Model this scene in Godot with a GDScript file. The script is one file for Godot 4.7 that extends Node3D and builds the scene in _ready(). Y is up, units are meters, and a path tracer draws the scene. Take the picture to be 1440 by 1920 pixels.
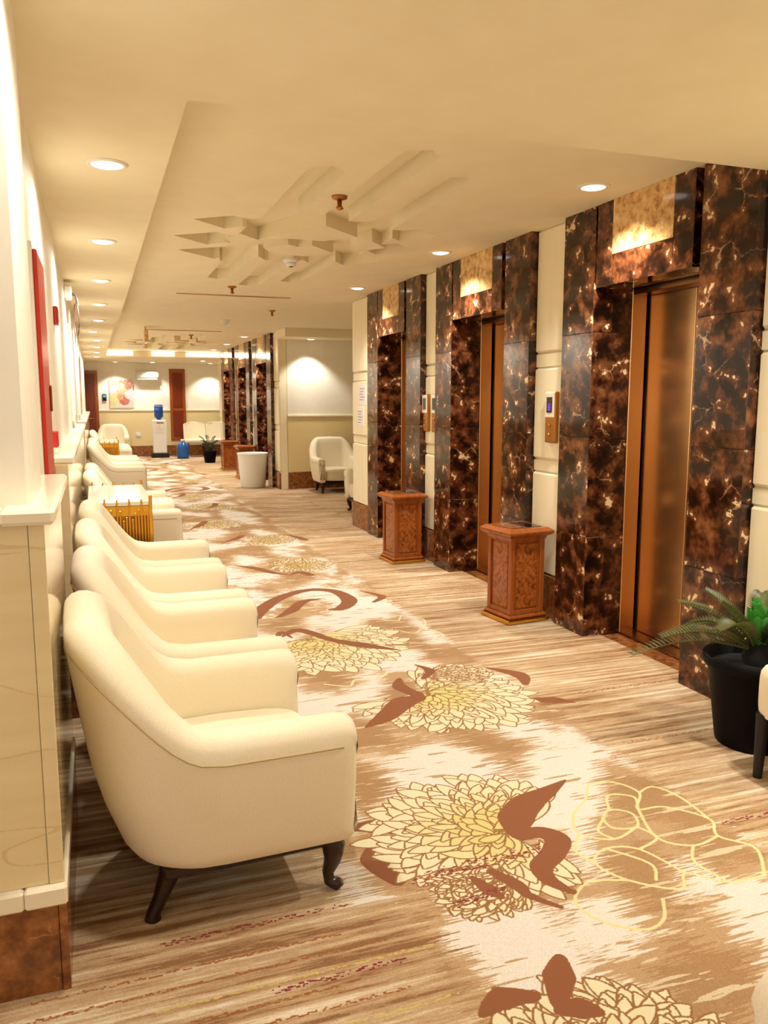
extends Node3D
# Hotel lift lobby: corridor runs along -z, lift fronts on the right (+x), armchairs along the left wall.

const COFFER_Y := 2.55      # raised middle of the ceiling
const SOFFIT_Y := 2.42      # lower border of the ceiling
const PIER_X := 2.77        # front of the marble lift surrounds
const WALL_X := 2.82        # cream cladding between them
const UPPER_X := -0.19     # painted left wall above the ledge
const DADO_X := -0.12       # polished marble dado under the ledge
const FAR_Z := -22.0
const LAMP_ENERGY := 2.75
const WINDOW_ENERGY := 1.4

var M := {}
var taken := {}

# ------------------------------------------------------------------ geometry
class Geo:
	var p := PackedVector3Array()
	var g := PackedInt32Array()
	func tri(a: Vector3, b: Vector3, c: Vector3, s := -1) -> void:
		p.append(a); p.append(b); p.append(c); g.append(s)
	func quad(a: Vector3, b: Vector3, c: Vector3, d: Vector3, s := -1) -> void:
		tri(a, b, c, s); tri(a, c, d, s)
	func face(pts: Array, out: Vector3, s := -1) -> void:
		var n: Vector3 = (pts[1] - pts[0]).cross(pts[2] - pts[0])
		var flip := n.dot(out) < 0.0
		for i in range(1, pts.size() - 1):
			if flip: tri(pts[0], pts[i + 1], pts[i], s)
			else: tri(pts[0], pts[i], pts[i + 1], s)
	func box(lo: Vector3, hi: Vector3, b := 0.004, xf := Transform3D.IDENTITY) -> Geo:
		var c := (lo + hi) * 0.5
		var h := (hi - lo) * 0.5
		h = Vector3(absf(h.x), absf(h.y), absf(h.z))
		b = minf(b, minf(h.x, minf(h.y, h.z)) * 0.9)
		for ax in 3:
			var u := (ax + 1) % 3
			var v := (ax + 2) % 3
			for sg in [-1.0, 1.0]:
				var q := []
				for k in [[-1, -1], [1, -1], [1, 1], [-1, 1]]:
					var w := Vector3.ZERO
					w[ax] = sg * h[ax]; w[u] = k[0] * (h[u] - b); w[v] = k[1] * (h[v] - b)
					q.append(xf * (c + w))
				var o := Vector3.ZERO
				o[ax] = sg
				face(q, xf.basis * o)
			for su in [-1.0, 1.0]:
				for sv in [-1.0, 1.0]:
					var q2 := []
					for k2 in [[-1, 0], [1, 0], [1, 1], [-1, 1]]:
						var w2 := Vector3.ZERO
						w2[ax] = k2[0] * (h[ax] - b)
						w2[u] = su * (h[u] - (b if k2[1] == 1 else 0.0))
						w2[v] = sv * (h[v] - (0.0 if k2[1] == 1 else b))
						q2.append(xf * (c + w2))
					var o2 := Vector3.ZERO
					o2[u] = su; o2[v] = sv
					face(q2, xf.basis * o2)
		for sx in [-1.0, 1.0]:
			for sy in [-1.0, 1.0]:
				for sz in [-1.0, 1.0]:
					var sgn := Vector3(sx, sy, sz)
					var q3 := []
					for ax2 in 3:
						var w3 := Vector3.ZERO
						for m in 3: w3[m] = sgn[m] * (h[m] - (0.0 if m == ax2 else b))
						q3.append(xf * (c + w3))
					face(q3, xf.basis * sgn)
		return self
	# rows of points; each row is a ring (wrap) or an open line
	func grid(rows: Array, wrap: bool, s := 0, cap0 := false, cap1 := false) -> Geo:
		for i in rows.size() - 1:
			var a: PackedVector3Array = rows[i]
			var b: PackedVector3Array = rows[i + 1]
			var n := a.size()
			for j in (n if wrap else n - 1):
				var k := (j + 1) % n
				quad(a[j], b[j], b[k], a[k], s)
		if cap0: fan(rows[0], false, s + 1)
		if cap1: fan(rows[rows.size() - 1], true, s + 2)
		return self
	func fan(r: PackedVector3Array, rev: bool, s: int) -> void:
		var m := Vector3.ZERO
		for q in r: m += q
		m /= r.size()
		for j in r.size():
			var k := (j + 1) % r.size()
			if rev: tri(m, r[k], r[j], s)
			else: tri(m, r[j], r[k], s)
	func lathe(prof: Array, seg := 32, at := Vector3.ZERO, xf := Transform3D.IDENTITY, sharp := false) -> Geo:
		var rows := []
		for q in prof:
			var r := PackedVector3Array()
			for j in seg:
				var t := TAU * j / seg
				r.append(xf * (at + Vector3(q.x * cos(t), q.y, q.x * sin(t))))
			rows.append(r)
		if sharp:
			for i in rows.size() - 1: grid([rows[i], rows[i + 1]], true, 10 + i)
		else: grid(rows, true, 0)
		return self
	func tube(path: Array, rad: Array, seg := 8, capped := true) -> Geo:
		var rows := []
		var n := path.size()
		for i in n:
			var d: Vector3 = (path[mini(i + 1, n - 1)] - path[maxi(i - 1, 0)]).normalized()
			var side := d.cross(Vector3.UP if absf(d.y) < 0.9 else Vector3.RIGHT).normalized()
			var up := side.cross(d).normalized()
			var r := PackedVector3Array()
			var rr: float = rad[i] if i < rad.size() else rad[rad.size() - 1]
			for j in seg:
				var t := TAU * j / seg
				r.append(path[i] + (side * cos(t) + up * sin(t)) * rr)
			rows.append(r)
		return grid(rows, true, 0, capped, capped)
	func prism(poly: Array, y0: float, y1: float) -> Geo:   # poly: Vector2(x, z)
		var pk := PackedVector2Array(poly)
		var idx := Geometry2D.triangulate_polygon(pk)
		for i in range(0, idx.size(), 3):
			var a := pk[idx[i]]; var b := pk[idx[i + 1]]; var c := pk[idx[i + 2]]
			face([Vector3(a.x, y1, a.y), Vector3(b.x, y1, b.y), Vector3(c.x, y1, c.y)], Vector3.UP)
			face([Vector3(a.x, y0, a.y), Vector3(b.x, y0, b.y), Vector3(c.x, y0, c.y)], Vector3.DOWN)
		var ccw := not Geometry2D.is_polygon_clockwise(pk)
		for i in pk.size():
			var a2 := pk[i]; var b2 := pk[(i + 1) % pk.size()]
			var d := b2 - a2
			var o := Vector3(d.y, 0, -d.x) * (1.0 if ccw else -1.0)
			face([Vector3(a2.x, y0, a2.y), Vector3(b2.x, y0, b2.y), Vector3(b2.x, y1, b2.y), Vector3(a2.x, y1, a2.y)], o)
		return self
	func mesh() -> ArrayMesh:
		var vol := 0.0
		for i in g.size(): vol += p[i * 3].dot(p[i * 3 + 1].cross(p[i * 3 + 2]))
		var st := SurfaceTool.new()
		st.begin(Mesh.PRIMITIVE_TRIANGLES)
		for i in g.size():
			st.set_smooth_group(g[i] if g[i] >= 0 else -1)
			st.add_vertex(p[i * 3])
			if vol > 0.0: # counter-clockwise seen from outside: turn it
				st.add_vertex(p[i * 3 + 2]); st.add_vertex(p[i * 3 + 1])
			else:
				st.add_vertex(p[i * 3 + 1]); st.add_vertex(p[i * 3 + 2])
		st.generate_normals()
		return st.commit()

func numbered(called: String) -> String:
	var n: int = taken.get(called, 0)
	taken[called] = n + 1
	return called if n == 0 else "%s_%03d" % [called, n]

func put(called: String, geo, mat: Material, parent: Node) -> MeshInstance3D:
	var o := MeshInstance3D.new()
	o.mesh = geo.mesh() if geo is Geo else geo
	o.material_override = mat
	o.name = numbered(called) if parent == self else called
	parent.add_child(o, true)
	return o

func thing(called: String, label: String, category: String, at := Vector3.ZERO, turn := 0.0, group := "") -> Node3D:
	var o := Node3D.new()
	o.name = numbered(called)
	add_child(o)
	o.position = at
	o.rotation.y = turn
	mark(o, label, category, group)
	return o

func mark(o: Node, label: String, category: String, group := "") -> void:
	o.set_meta("label", label)
	o.set_meta("category", category)
	if group != "": o.set_meta("group", group)

func setting(called: String, label: String, category: String) -> Node3D:
	var o := Node3D.new()
	o.name = numbered(called)
	add_child(o)
	o.set_meta("kind", "structure")
	o.set_meta("label", label)
	o.set_meta("category", category)
	return o

func copy_of(src: Node3D, label: String, at: Vector3, turn := 0.0, group := "") -> Node3D:
	var c: Node3D = src.duplicate()
	c.name = numbered(String(src.name).rstrip("0123456789").trim_suffix("_"))
	add_child(c)
	c.position = at
	c.rotation.y = turn
	c.set_meta("label", label)
	if group != "": c.set_meta("group", group)
	return c

# ------------------------------------------------------------------ textures
func noise(seed_: int, freq: float, oct := 4, kind := FastNoiseLite.TYPE_SIMPLEX_SMOOTH) -> FastNoiseLite:
	var n := FastNoiseLite.new()
	n.seed = seed_
	n.frequency = freq
	n.noise_type = kind
	n.fractal_type = FastNoiseLite.FRACTAL_FBM if oct > 1 else FastNoiseLite.FRACTAL_NONE
	n.fractal_octaves = maxi(oct, 1)
	return n

func bytes_of(n: FastNoiseLite, size: int) -> PackedByteArray:
	var im := n.get_seamless_image(size, size)
	im.convert(Image.FORMAT_L8)
	return im.get_data()

func tex(im: Image) -> ImageTexture:
	im.generate_mipmaps()
	return ImageTexture.create_from_image(im)

# brown marble broken up by pale veins: base tones from two noises, veins along cell borders, pale lumps
func marble_image(size: int, seed_: int, tones: Array, vein: Color, vein_cut: float, lump_cut: float) -> Image:
	var n1 := bytes_of(noise(seed_, 3.2 / size, 5), size)
	var cell := noise(seed_ + 1, 9.0 / size, 1, FastNoiseLite.TYPE_CELLULAR)
	cell.cellular_return_type = FastNoiseLite.RETURN_DISTANCE2_SUB
	cell.domain_warp_enabled = true
	cell.domain_warp_amplitude = size * 0.07
	cell.domain_warp_frequency = 5.0 / size
	var n2 := bytes_of(cell, size)
	var n3 := bytes_of(noise(seed_ + 2, 5.0 / size, 3), size)
	var n4 := bytes_of(noise(seed_ + 3, 11.0 / size, 4), size)
	var n5 := bytes_of(noise(seed_ + 4, 40.0 / size, 3), size)
	var ramp := PackedByteArray()
	for i in 256:
		var t := i / 255.0 * (tones.size() - 1)
		var k := mini(int(t), tones.size() - 2)
		var a: Color = tones[k]
		var c := a.lerp(tones[k + 1], t - k)
		ramp.append(c.r8); ramp.append(c.g8); ramp.append(c.b8)
	var out := PackedByteArray()
	out.resize(size * size * 3)
	var vr := vein.r8
	var vg := vein.g8
	var vb := vein.b8
	for i in size * size:
		var t2 := clampi(116 + (n1[i] - 128) / 2 + (n4[i] - 128) + (n5[i] - 128) / 3 + (60 - mini(n2[i], 120)) / 6, 0, 255)
		var r: int = ramp[t2 * 3]
		var gg: int = ramp[t2 * 3 + 1]
		var b: int = ramp[t2 * 3 + 2]
		var w := 0.0
		var open := (n3[i] - 150) / 105.0
		if open > 0.0: w = 0.6 * clampf(1.6 - n2[i] / (vein_cut * open + 0.5), 0.0, 1.0)
		var lump: float = n4[i] + (n5[i] - 128) * 0.45 - lump_cut
		if lump > 0.0 and open > -0.2: w = maxf(w, clampf(lump / 10.0, 0.0, 0.95))
		if w > 0.0:
			r = int(lerpf(r, vr, w)); gg = int(lerpf(gg, vg, w)); b = int(lerpf(b, vb, w))
		out[i * 3] = r; out[i * 3 + 1] = gg; out[i * 3 + 2] = b
	return Image.create_from_data(size, size, false, Image.FORMAT_RGB8, out)

# long grain: tones along one direction; veins: thin wandering lines
func grain_image(size: int, seed_: int, a: Color, b: Color, stretch: float, vein: Color, vein_w: float, speck := 0.02, vein_rate := 9.0) -> Image:
	var n1 := noise(seed_, 1.0, 4)
	var n2 := noise(seed_ + 5, 1.0, 3)
	var rng := RandomNumberGenerator.new()
	rng.seed = seed_
	var out := PackedByteArray()
	out.resize(size * size * 3)
	for y in size:
		for x in size:
			var u := float(x) / size
			var v := float(y) / size
			var blend := absf(v * 2.0 - 1.0)
			var t: float = n1.get_noise_2d(u * 14.0, v * stretch) * 0.5 + 0.5
			var e: float = n2.get_noise_2d(u * vein_rate, v * stretch * 0.7)
			var c := a.lerp(b, clampf(t + rng.randf_range(-speck, speck) * 4.0, 0.0, 1.0))
			if absf(e) < vein_w: c = c.lerp(vein, 0.55 * (1.0 - blend * 0.2))
			var i := (y * size + x) * 3
			out[i] = c.r8; out[i + 1] = c.g8; out[i + 2] = c.b8
	return Image.create_from_data(size, size, false, Image.FORMAT_RGB8, out)

func mottle_image(size: int, seed_: int, freq: float, tones: Array) -> Image:
	var n1 := bytes_of(noise(seed_, freq / size, 5), size)
	var out := PackedByteArray()
	out.resize(size * size * 3)
	var ramp := []
	for i in 256:
		var t := i / 255.0 * (tones.size() - 1)
		var k := mini(int(t), tones.size() - 2)
		var a: Color = tones[k]
		ramp.append(a.lerp(tones[k + 1], t - k))
	for i in size * size:
		var c: Color = ramp[n1[i]]
		out[i * 3] = c.r8; out[i * 3 + 1] = c.g8; out[i * 3 + 2] = c.b8
	return Image.create_from_data(size, size, false, Image.FORMAT_RGB8, out)

func plain(c: Color, rough: float, metal := 0.0) -> StandardMaterial3D:
	var m := StandardMaterial3D.new()
	m.albedo_color = c
	m.roughness = rough
	m.metallic = metal
	return m

func mapped(im: Image, metres: float, rough: float, turn := false) -> StandardMaterial3D:
	var m := plain(Color.WHITE, rough)
	m.albedo_texture = tex(im)
	m.uv1_triplanar = true
	m.uv1_world_triplanar = true
	m.uv1_scale = Vector3.ONE / metres
	m.uv1_triplanar_sharpness = 8.0
	return m

func relief(m: StandardMaterial3D, seed_: int, freq: float, amount: float) -> void:
	var t := NoiseTexture2D.new()
	t.width = 512; t.height = 512
	t.seamless = true
	t.as_normal_map = true
	t.bump_strength = amount
	t.noise = noise(seed_, freq, 3)
	m.normal_enabled = true
	m.normal_texture = t

# ------------------------------------------------------------------ carpet print (metres on the floor -> texels)
class Print:
	var im: Image
	var x0: float
	var z0: float
	var sx: float
	var sz: float
	func disc(x: float, z: float, r: float, c: Color) -> void:
		var cx := (x - x0) * sx
		var cy := (z0 - z) * sz
		var ry := maxf(r * sz, 0.6)
		var rx := maxf(r * sx, 0.6)
		for row in range(int(floor(cy - ry)), int(ceil(cy + ry)) + 1):
			var k := (row + 0.5 - cy) / ry
			if absf(k) >= 1.0: continue
			var w := rx * sqrt(1.0 - k * k)
			im.fill_rect(Rect2i(int(round(cx - w)), row, maxi(int(round(w * 2.0)), 1), 1), c)
	# a brush stroke whose width follows `wide` from end to end
	func stroke(pts: Array, wide: Array, c: Color, extra := 0.0) -> void:
		for i in pts.size() - 1:
			var a: Vector2 = pts[maxi(i - 1, 0)]
			var b: Vector2 = pts[i]
			var d: Vector2 = pts[i + 1]
			var e: Vector2 = pts[mini(i + 2, pts.size() - 1)]
			var n := maxi(int(b.distance_to(d) / 0.006), 3)
			for k in n:
				var t := float(k) / n
				var q := b.cubic_interpolate(d, a, e, t)
				var w: float = lerpf(wide[i], wide[i + 1], t)
				disc(q.x, q.y, w * 0.5 + extra, c)
	func petal(base: Vector2, tip: Vector2, wide: float, c: Color, edge: Color, line: float, bend: float) -> void:
		var d := tip - base
		var side := Vector2(-d.y, d.x) * bend
		for pass_ in 2:
			var n := maxi(int(d.length() / 0.007), 4)
			for k in n + 1:
				var t := float(k) / n
				var w := wide * 0.5 * pow(sin(PI * pow(clampf(t, 0.02, 0.98), 1.5)), 0.7)
				var q := base + d * t + side * sin(PI * t)
				disc(q.x, q.y, w + (line if pass_ == 0 else 0.0), edge if pass_ == 0 else c)
	# a chrysanthemum seen from the side: rings of petals, the outer ones first
	func flower(base: Vector2, ang: float, spread: float, radius: float, seed_: int, outer: Color, inner: Color, edge: Color, line: float) -> void:
		var rng := RandomNumberGenerator.new()
		rng.seed = seed_
		for ring in range(11, 0, -1):
			var f := ring / 11.0
			var r := radius * (0.14 + 0.86 * f)
			var n := int(5 + ring * 2.5)
			for k in n:
				var t := (float(k) + 0.5 * (ring % 2) + rng.randf_range(-0.2, 0.2)) / (n - 1) * 2.0 - 1.0
				var a := ang + t * spread * (0.75 + 0.25 * f)
				var rr := r * rng.randf_range(0.9, 1.07) * (1.0 - 0.22 * absf(t))
				var dir := Vector2(cos(a), sin(a)).rotated(rng.randf_range(-0.06, 0.06))
				var swerve := dir.rotated(rng.randf_range(-0.35, 0.35))
				var wide := rng.randf_range(0.042, 0.064) * (0.7 + 0.5 * f) * radius / 0.5
				petal(base + dir * rr - swerve * minf(radius * 0.42, rr), base + dir * rr, wide, inner.lerp(outer, clampf((f - 0.2) / 0.5 + rng.randf_range(-0.15, 0.15), 0.0, 1.0)), edge, line, rng.randf_range(-0.16, 0.16))
	func dashes(x_from: float, x_to: float, z: float, thick: float, slope: float, c: Color, seed_: int) -> void:
		var rng := RandomNumberGenerator.new()
		rng.seed = seed_
		var x := x_from
		while x < x_to:
			var w := rng.randf_range(0.004, 0.018)
			if rng.randf() < 0.7:
				var zz := z + slope * (x - x_from) + rng.randf_range(-thick, thick) * 0.5
				im.fill_rect(Rect2i(int((x - x0) * sx), int((z0 - zz) * sz), maxi(int(w * sx), 1), maxi(int(rng.randf_range(0.004, 0.008) * sz), 1)), c)
			x += w * 0.6

const TAN := Color8(184, 152, 114)
const BROWN := Color8(152, 92, 46)
const RUST := Color8(138, 84, 48)
const PALE := Color8(226, 219, 210)
const PETAL := Color8(226, 218, 184)
const YOLK := Color8(212, 200, 130)
const LINE := Color8(146, 102, 58)
const CRIMSON := Color8(122, 36, 40)

func carpet_base(w: int, h: int, x0: float, z0: float, width: float, depth: float) -> Print:
	var p := Print.new()
	p.x0 = x0; p.z0 = z0
	p.sx = w / width; p.sz = h / depth
	var blot := noise(11, 1.0, 4)
	var jag := noise(12, 1.0, 1)
	var rows := noise(13, 1.0, 3)
	var fine := noise(14, 1.0, 2)
	var rng := RandomNumberGenerator.new()
	rng.seed = 5
	var tone := [Color8(142, 102, 66), Color8(166, 130, 92), Color8(182, 150, 112), Color8(190, 162, 126), Color8(200, 175, 141), Color8(214, 196, 166), Color8(226, 214, 192), Color8(172, 120, 70)]
	var rgbs := PackedByteArray()
	for c in tone + [TAN, PALE, Color8(166, 130, 90), Color8(210, 192, 162)]:
		rgbs.append(c.r8); rgbs.append(c.g8); rgbs.append(c.b8)
	var out := PackedByteArray()
	out.resize(w * h * 3)
	var shade := PackedInt32Array()
	for i in 997: shade.append(rng.randi_range(-13, 11))
	for iy in h:
		var z := z0 - (iy + 0.5) / p.sz
		var jz := jag.get_noise_2d(z * 90.0, 3.0) * 0.05
		var edge_r := 1.96 + jz
		var edge_l := 0.70 + jz * 2.0 + (0.12 if z > -2.05 else -0.06)
		for ix in w:
			var x := x0 + (ix + 0.5) / p.sx
			var k := 8
			if x > edge_r or x < edge_l:
				var v: float = rows.get_noise_2d(x * 0.8, z * 26.0) * 0.95 + blot.get_noise_2d(x * 1.1, z * 2.6) * 0.5 + fine.get_noise_2d(x * 7.0, z * 90.0) * 0.34
				k = clampi(int(v * 4.6 + 3.3), 0, 6)
			else:
				var b: float = blot.get_noise_2d((x + jz * 1.4) * 1.9, z * 1.15 + 7.0)
				if b > 0.03: k = 9
				elif b > 0.0: k = 11
				elif b < -0.22: k = 10
				var v2: float = rows.get_noise_2d(x * 2.2, z * 22.0 + 40.0)
				if v2 > 0.42: k = 11 if k != 9 else 8
			var s := shade[(ix * 31 + iy * 17 + (ix * iy) % 89) % 997]
			var o := (iy * w + ix) * 3
			k *= 3
			out[o] = clampi(rgbs[k] + s, 0, 255)
			out[o + 1] = clampi(rgbs[k + 1] + s, 0, 255)
			out[o + 2] = clampi(rgbs[k + 2] + s, 0, 255)
	p.im = Image.create_from_data(w, h, false, Image.FORMAT_RGB8, out)
	return p

func v2(list: Array) -> Array:
	var out := []
	for i in range(0, list.size(), 2): out.append(Vector2(list[i], list[i + 1]))
	return out

func carpet_near() -> Image:
	var p := carpet_base(1536, 2048, -0.3, -1.2, 3.2, 4.0)
	# outlined blossom drawn in pale line on the right
	for s in [[1.70, -2.46, 1.62, -2.36, 1.52, -2.28, 1.47, -2.17, 1.56, -2.10, 1.68, -2.14], [1.70, -2.46, 1.80, -2.44, 1.84, -2.34, 1.76, -2.24, 1.86, -2.22, 1.95, -2.10, 1.90, -2.00, 1.96, -1.90, 1.87, -1.77],
			[1.87, -1.77, 1.74, -1.78, 1.65, -1.86, 1.58, -1.80, 1.46, -1.89, 1.42, -2.0, 1.50, -2.06, 1.60, -2.02, 1.65, -1.86], [1.46, -1.89, 1.34, -1.92, 1.25, -1.85, 1.27, -1.75, 1.36, -1.68, 1.44, -1.70, 1.5, -1.78],
			[1.60, -2.22, 1.66, -2.27, 1.72, -2.22, 1.68, -2.14, 1.60, -2.16, 1.60, -2.22], [1.76, -2.24, 1.70, -2.06, 1.78, -1.98, 1.90, -2.0], [1.50, -2.06, 1.58, -1.94, 1.54, -1.86], [1.47, -2.17, 1.40, -2.08, 1.42, -2.0], [1.84, -2.34, 1.92, -2.36, 1.96, -2.26, 1.95, -2.10], [1.78, -1.98, 1.72, -1.9, 1.74, -1.78], [1.60, -2.22, 1.54, -2.16, 1.56, -2.10], [1.68, -2.14, 1.70, -2.06, 1.60, -2.02], [1.66, -2.27, 1.72, -2.36, 1.80, -2.32, 1.76, -2.24]]:
		var q := v2(s)
		var w := []
		for i in q.size(): w.append(0.011)
		p.stroke(q, w, Color8(232, 214, 158))
	for s in [[1.30, -4.45, 1.38, -4.62, 1.5, -4.7, 1.58, -4.6, 1.72, -4.66, 1.82, -4.55, 1.92, -4.62, 1.98, -4.45, 1.86, -4.34, 1.72, -4.36], [1.5, -4.7, 1.56, -4.88, 1.7, -4.94, 1.82, -4.85, 1.9, -4.95, 2.0, -4.82, 1.92, -4.62], [1.05, -3.85, 1.16, -3.78, 1.22, -3.86, 1.34, -3.84, 1.42, -3.92]]:
		var q := v2(s)
		var w := []
		for i in q.size(): w.append(0.012)
		p.stroke(q, w, Color8(232, 218, 172))
	# rust leaves under the blossoms
	p.stroke(v2([0.80, -2.12, 0.78, -2.25, 0.84, -2.36]), [0.05, 0.11, 0.04], RUST)
	p.stroke(v2([0.74, -2.46, 0.84, -2.44, 0.90, -2.38]), [0.02, 0.09, 0.03], RUST)
	p.flower(Vector2(1.22, -2.28), PI + 0.35, 2.3, 0.47, 21, PETAL, YOLK, LINE, 0.0055)
	p.flower(Vector2(1.10, -2.08), PI - 0.75, 0.85, 0.26, 22, PETAL, PETAL, LINE, 0.0055)
	p.stroke(v2([1.27, -2.23, 1.32, -2.33, 1.41, -2.41, 1.52, -2.46, 1.64, -2.52]), [0.05, 0.13, 0.12, 0.07, 0.004], RUST)
	p.stroke(v2([1.28, -2.22, 1.35, -2.22, 1.38, -2.16, 1.32, -2.09, 1.25, -2.04, 1.235, -1.97, 1.27, -1.89]), [0.06, 0.07, 0.09, 0.08, 0.075, 0.055, 0.02], RUST)
	p.stroke(v2([1.09, -2.07, 1.13, -1.98, 1.14, -1.92, 1.20, -1.84]), [0.03, 0.05, 0.03, 0.015], RUST)
	p.stroke(v2([1.02, -2.06, 1.04, -1.99, 1.06, -1.94]), [0.02, 0.05, 0.02], RUST)
	for k in 3:
		p.dashes(0.83 + 0.03 * k, 1.30, -2.10 - 0.012 * k, 0.03, -0.04, CRIMSON if k != 1 else BROWN, 31 + 7 * k)
	p.dashes(0.90, 1.08, -1.95, 0.03, -0.05, CRIMSON, 33)
	p.dashes(0.92, 1.08, -1.965, 0.03, -0.05, CRIMSON, 35)
	# second blossom, turned the other way
	p.stroke(v2([1.95, -3.80, 2.06, -3.64, 2.02, -3.5]), [0.02, 0.09, 0.03], RUST)
	p.stroke(v2([1.92, -3.30, 2.04, -3.26, 2.12, -3.2]), [0.05, 0.08, 0.01], RUST)
	p.flower(Vector2(1.50, -3.52), 0.75, 2.25, 0.52, 23, PETAL, YOLK, LINE, 0.006)
	p.flower(Vector2(1.62, -3.72), -0.3, 0.8, 0.30, 24, PETAL, PETAL, LINE, 0.006)
	p.stroke(v2([1.07, -3.25, 1.20, -3.34, 1.34, -3.48, 1.44, -3.52, 1.40, -3.68, 1.44, -3.80]), [0.005, 0.10, 0.13, 0.06, 0.08, 0.02], RUST)
	p.stroke(v2([1.56, -3.76, 1.64, -3.86, 1.60, -3.98]), [0.03, 0.06, 0.01], RUST)
	p.dashes(1.45, 1.95, -3.74, 0.03, 0.0, BROWN, 34)
	# third blossom and the scrolls beyond it
	p.flower(Vector2(1.16, -4.62), 1.1, 1.5, 0.66, 25, PETAL, YOLK, LINE, 0.006)
	p.stroke(v2([1.02, -4.74, 1.14, -4.86, 1.22, -4.76, 1.30, -4.58, 1.44, -4.42, 1.62, -4.25]), [0.01, 0.08, 0.07, 0.06, 0.10, 0.004], RUST)
	p.stroke(v2([0.95, -4.62, 1.04, -4.84, 1.08, -4.7]), [0.01, 0.05, 0.01], RUST)
	# blossom at the bottom edge
	p.flower(Vector2(1.02, -1.22), -PI / 2 - 0.3, 1.5, 0.40, 26, PETAL, YOLK, LINE, 0.0055)
	p.stroke(v2([0.99, -1.52, 1.04, -1.60, 1.08, -1.66]), [0.04, 0.085, 0.03], RUST)
	p.stroke(v2([0.80, -1.55, 0.87, -1.58, 0.95, -1.56]), [0.02, 0.075, 0.03], RUST)
	p.stroke(v2([0.98, -1.50, 1.03, -1.49, 1.07, -1.46]), [0.03, 0.07, 0.02], RUST)
	# crimson and gold streaks in the striped field
	p.dashes(0.10, 0.62, -2.06, 0.02, 0.0, CRIMSON, 41)
	p.dashes(0.35, 0.72, -1.79, 0.02, 0.0, CRIMSON, 42)
	p.dashes(1.95, 2.45, -2.06, 0.02, 0.0, CRIMSON, 43)
	p.dashes(2.05, 2.7, -2.72, 0.02, 0.0, BROWN, 44)
	p.dashes(2.2, 2.7, -3.3, 0.02, 0.0, CRIMSON, 45)
	for i in 12:
		p.dashes(-0.3 + 0.09 * (i % 5), 0.78 - 0.11 * (i % 3), -1.25 - 0.063 * i, 0.008, 0.0, Color8(206, 184, 104) if i % 3 == 0 else BROWN, 60 + i)
	return p.im

func carpet_far() -> Image:
	var p := carpet_base(768, 1024, -0.3, -5.2, 3.2, 8.0)
	p.stroke(v2([0.86, -5.0, 0.98, -5.34, 1.22, -5.72, 1.48, -5.90, 1.66, -5.80, 1.69, -5.50, 1.58, -5.30, 1.48, -5.28]), [0.10, 0.12, 0.10, 0.08, 0.09, 0.12, 0.10, 0.03], RUST)
	p.stroke(v2([1.06, -5.16, 1.22, -5.34, 1.36, -5.56, 1.50, -5.60]), [0.01, 0.09, 0.08, 0.02], RUST)
	p.stroke(v2([1.86, -5.74, 1.95, -5.52, 1.84, -5.38]), [0.01, 0.07, 0.03], RUST)
	for f in [[1.62, -6.86, 0.0, 2.8, 0.33], [1.62, -8.26, 0.4, 2.8, 0.34], [1.2, -9.6, 0.9, 2.0, 0.45], [1.55, -11.2, 2.8, 2.2, 0.45], [1.3, -12.5, 0.4, 2.2, 0.42]]:
		p.flower(Vector2(f[0], f[1]), f[2], f[3], f[4], int(f[1] * -10.0), PETAL, YOLK, LINE, 0.008)
	for s in [[1.10, -7.04, 1.25, -6.85, 1.36, -6.62, 1.48, -6.48], [1.48, -6.48, 1.58, -6.56, 1.64, -6.42], [1.16, -8.2, 1.34, -8.42, 1.44, -8.6], [1.9, -8.5, 1.98, -8.3, 2.02, -8.1], [0.95, -9.2, 1.1, -9.5, 1.2, -9.8], [1.3, -10.9, 1.5, -11.2, 1.55, -11.5], [1.0, -12.3, 1.2, -12.6, 1.25, -12.9]]:
		var q := v2(s)
		p.stroke(q, [0.01, 0.09, 0.07, 0.02].slice(0, q.size()), RUST)
	return p.im

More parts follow.
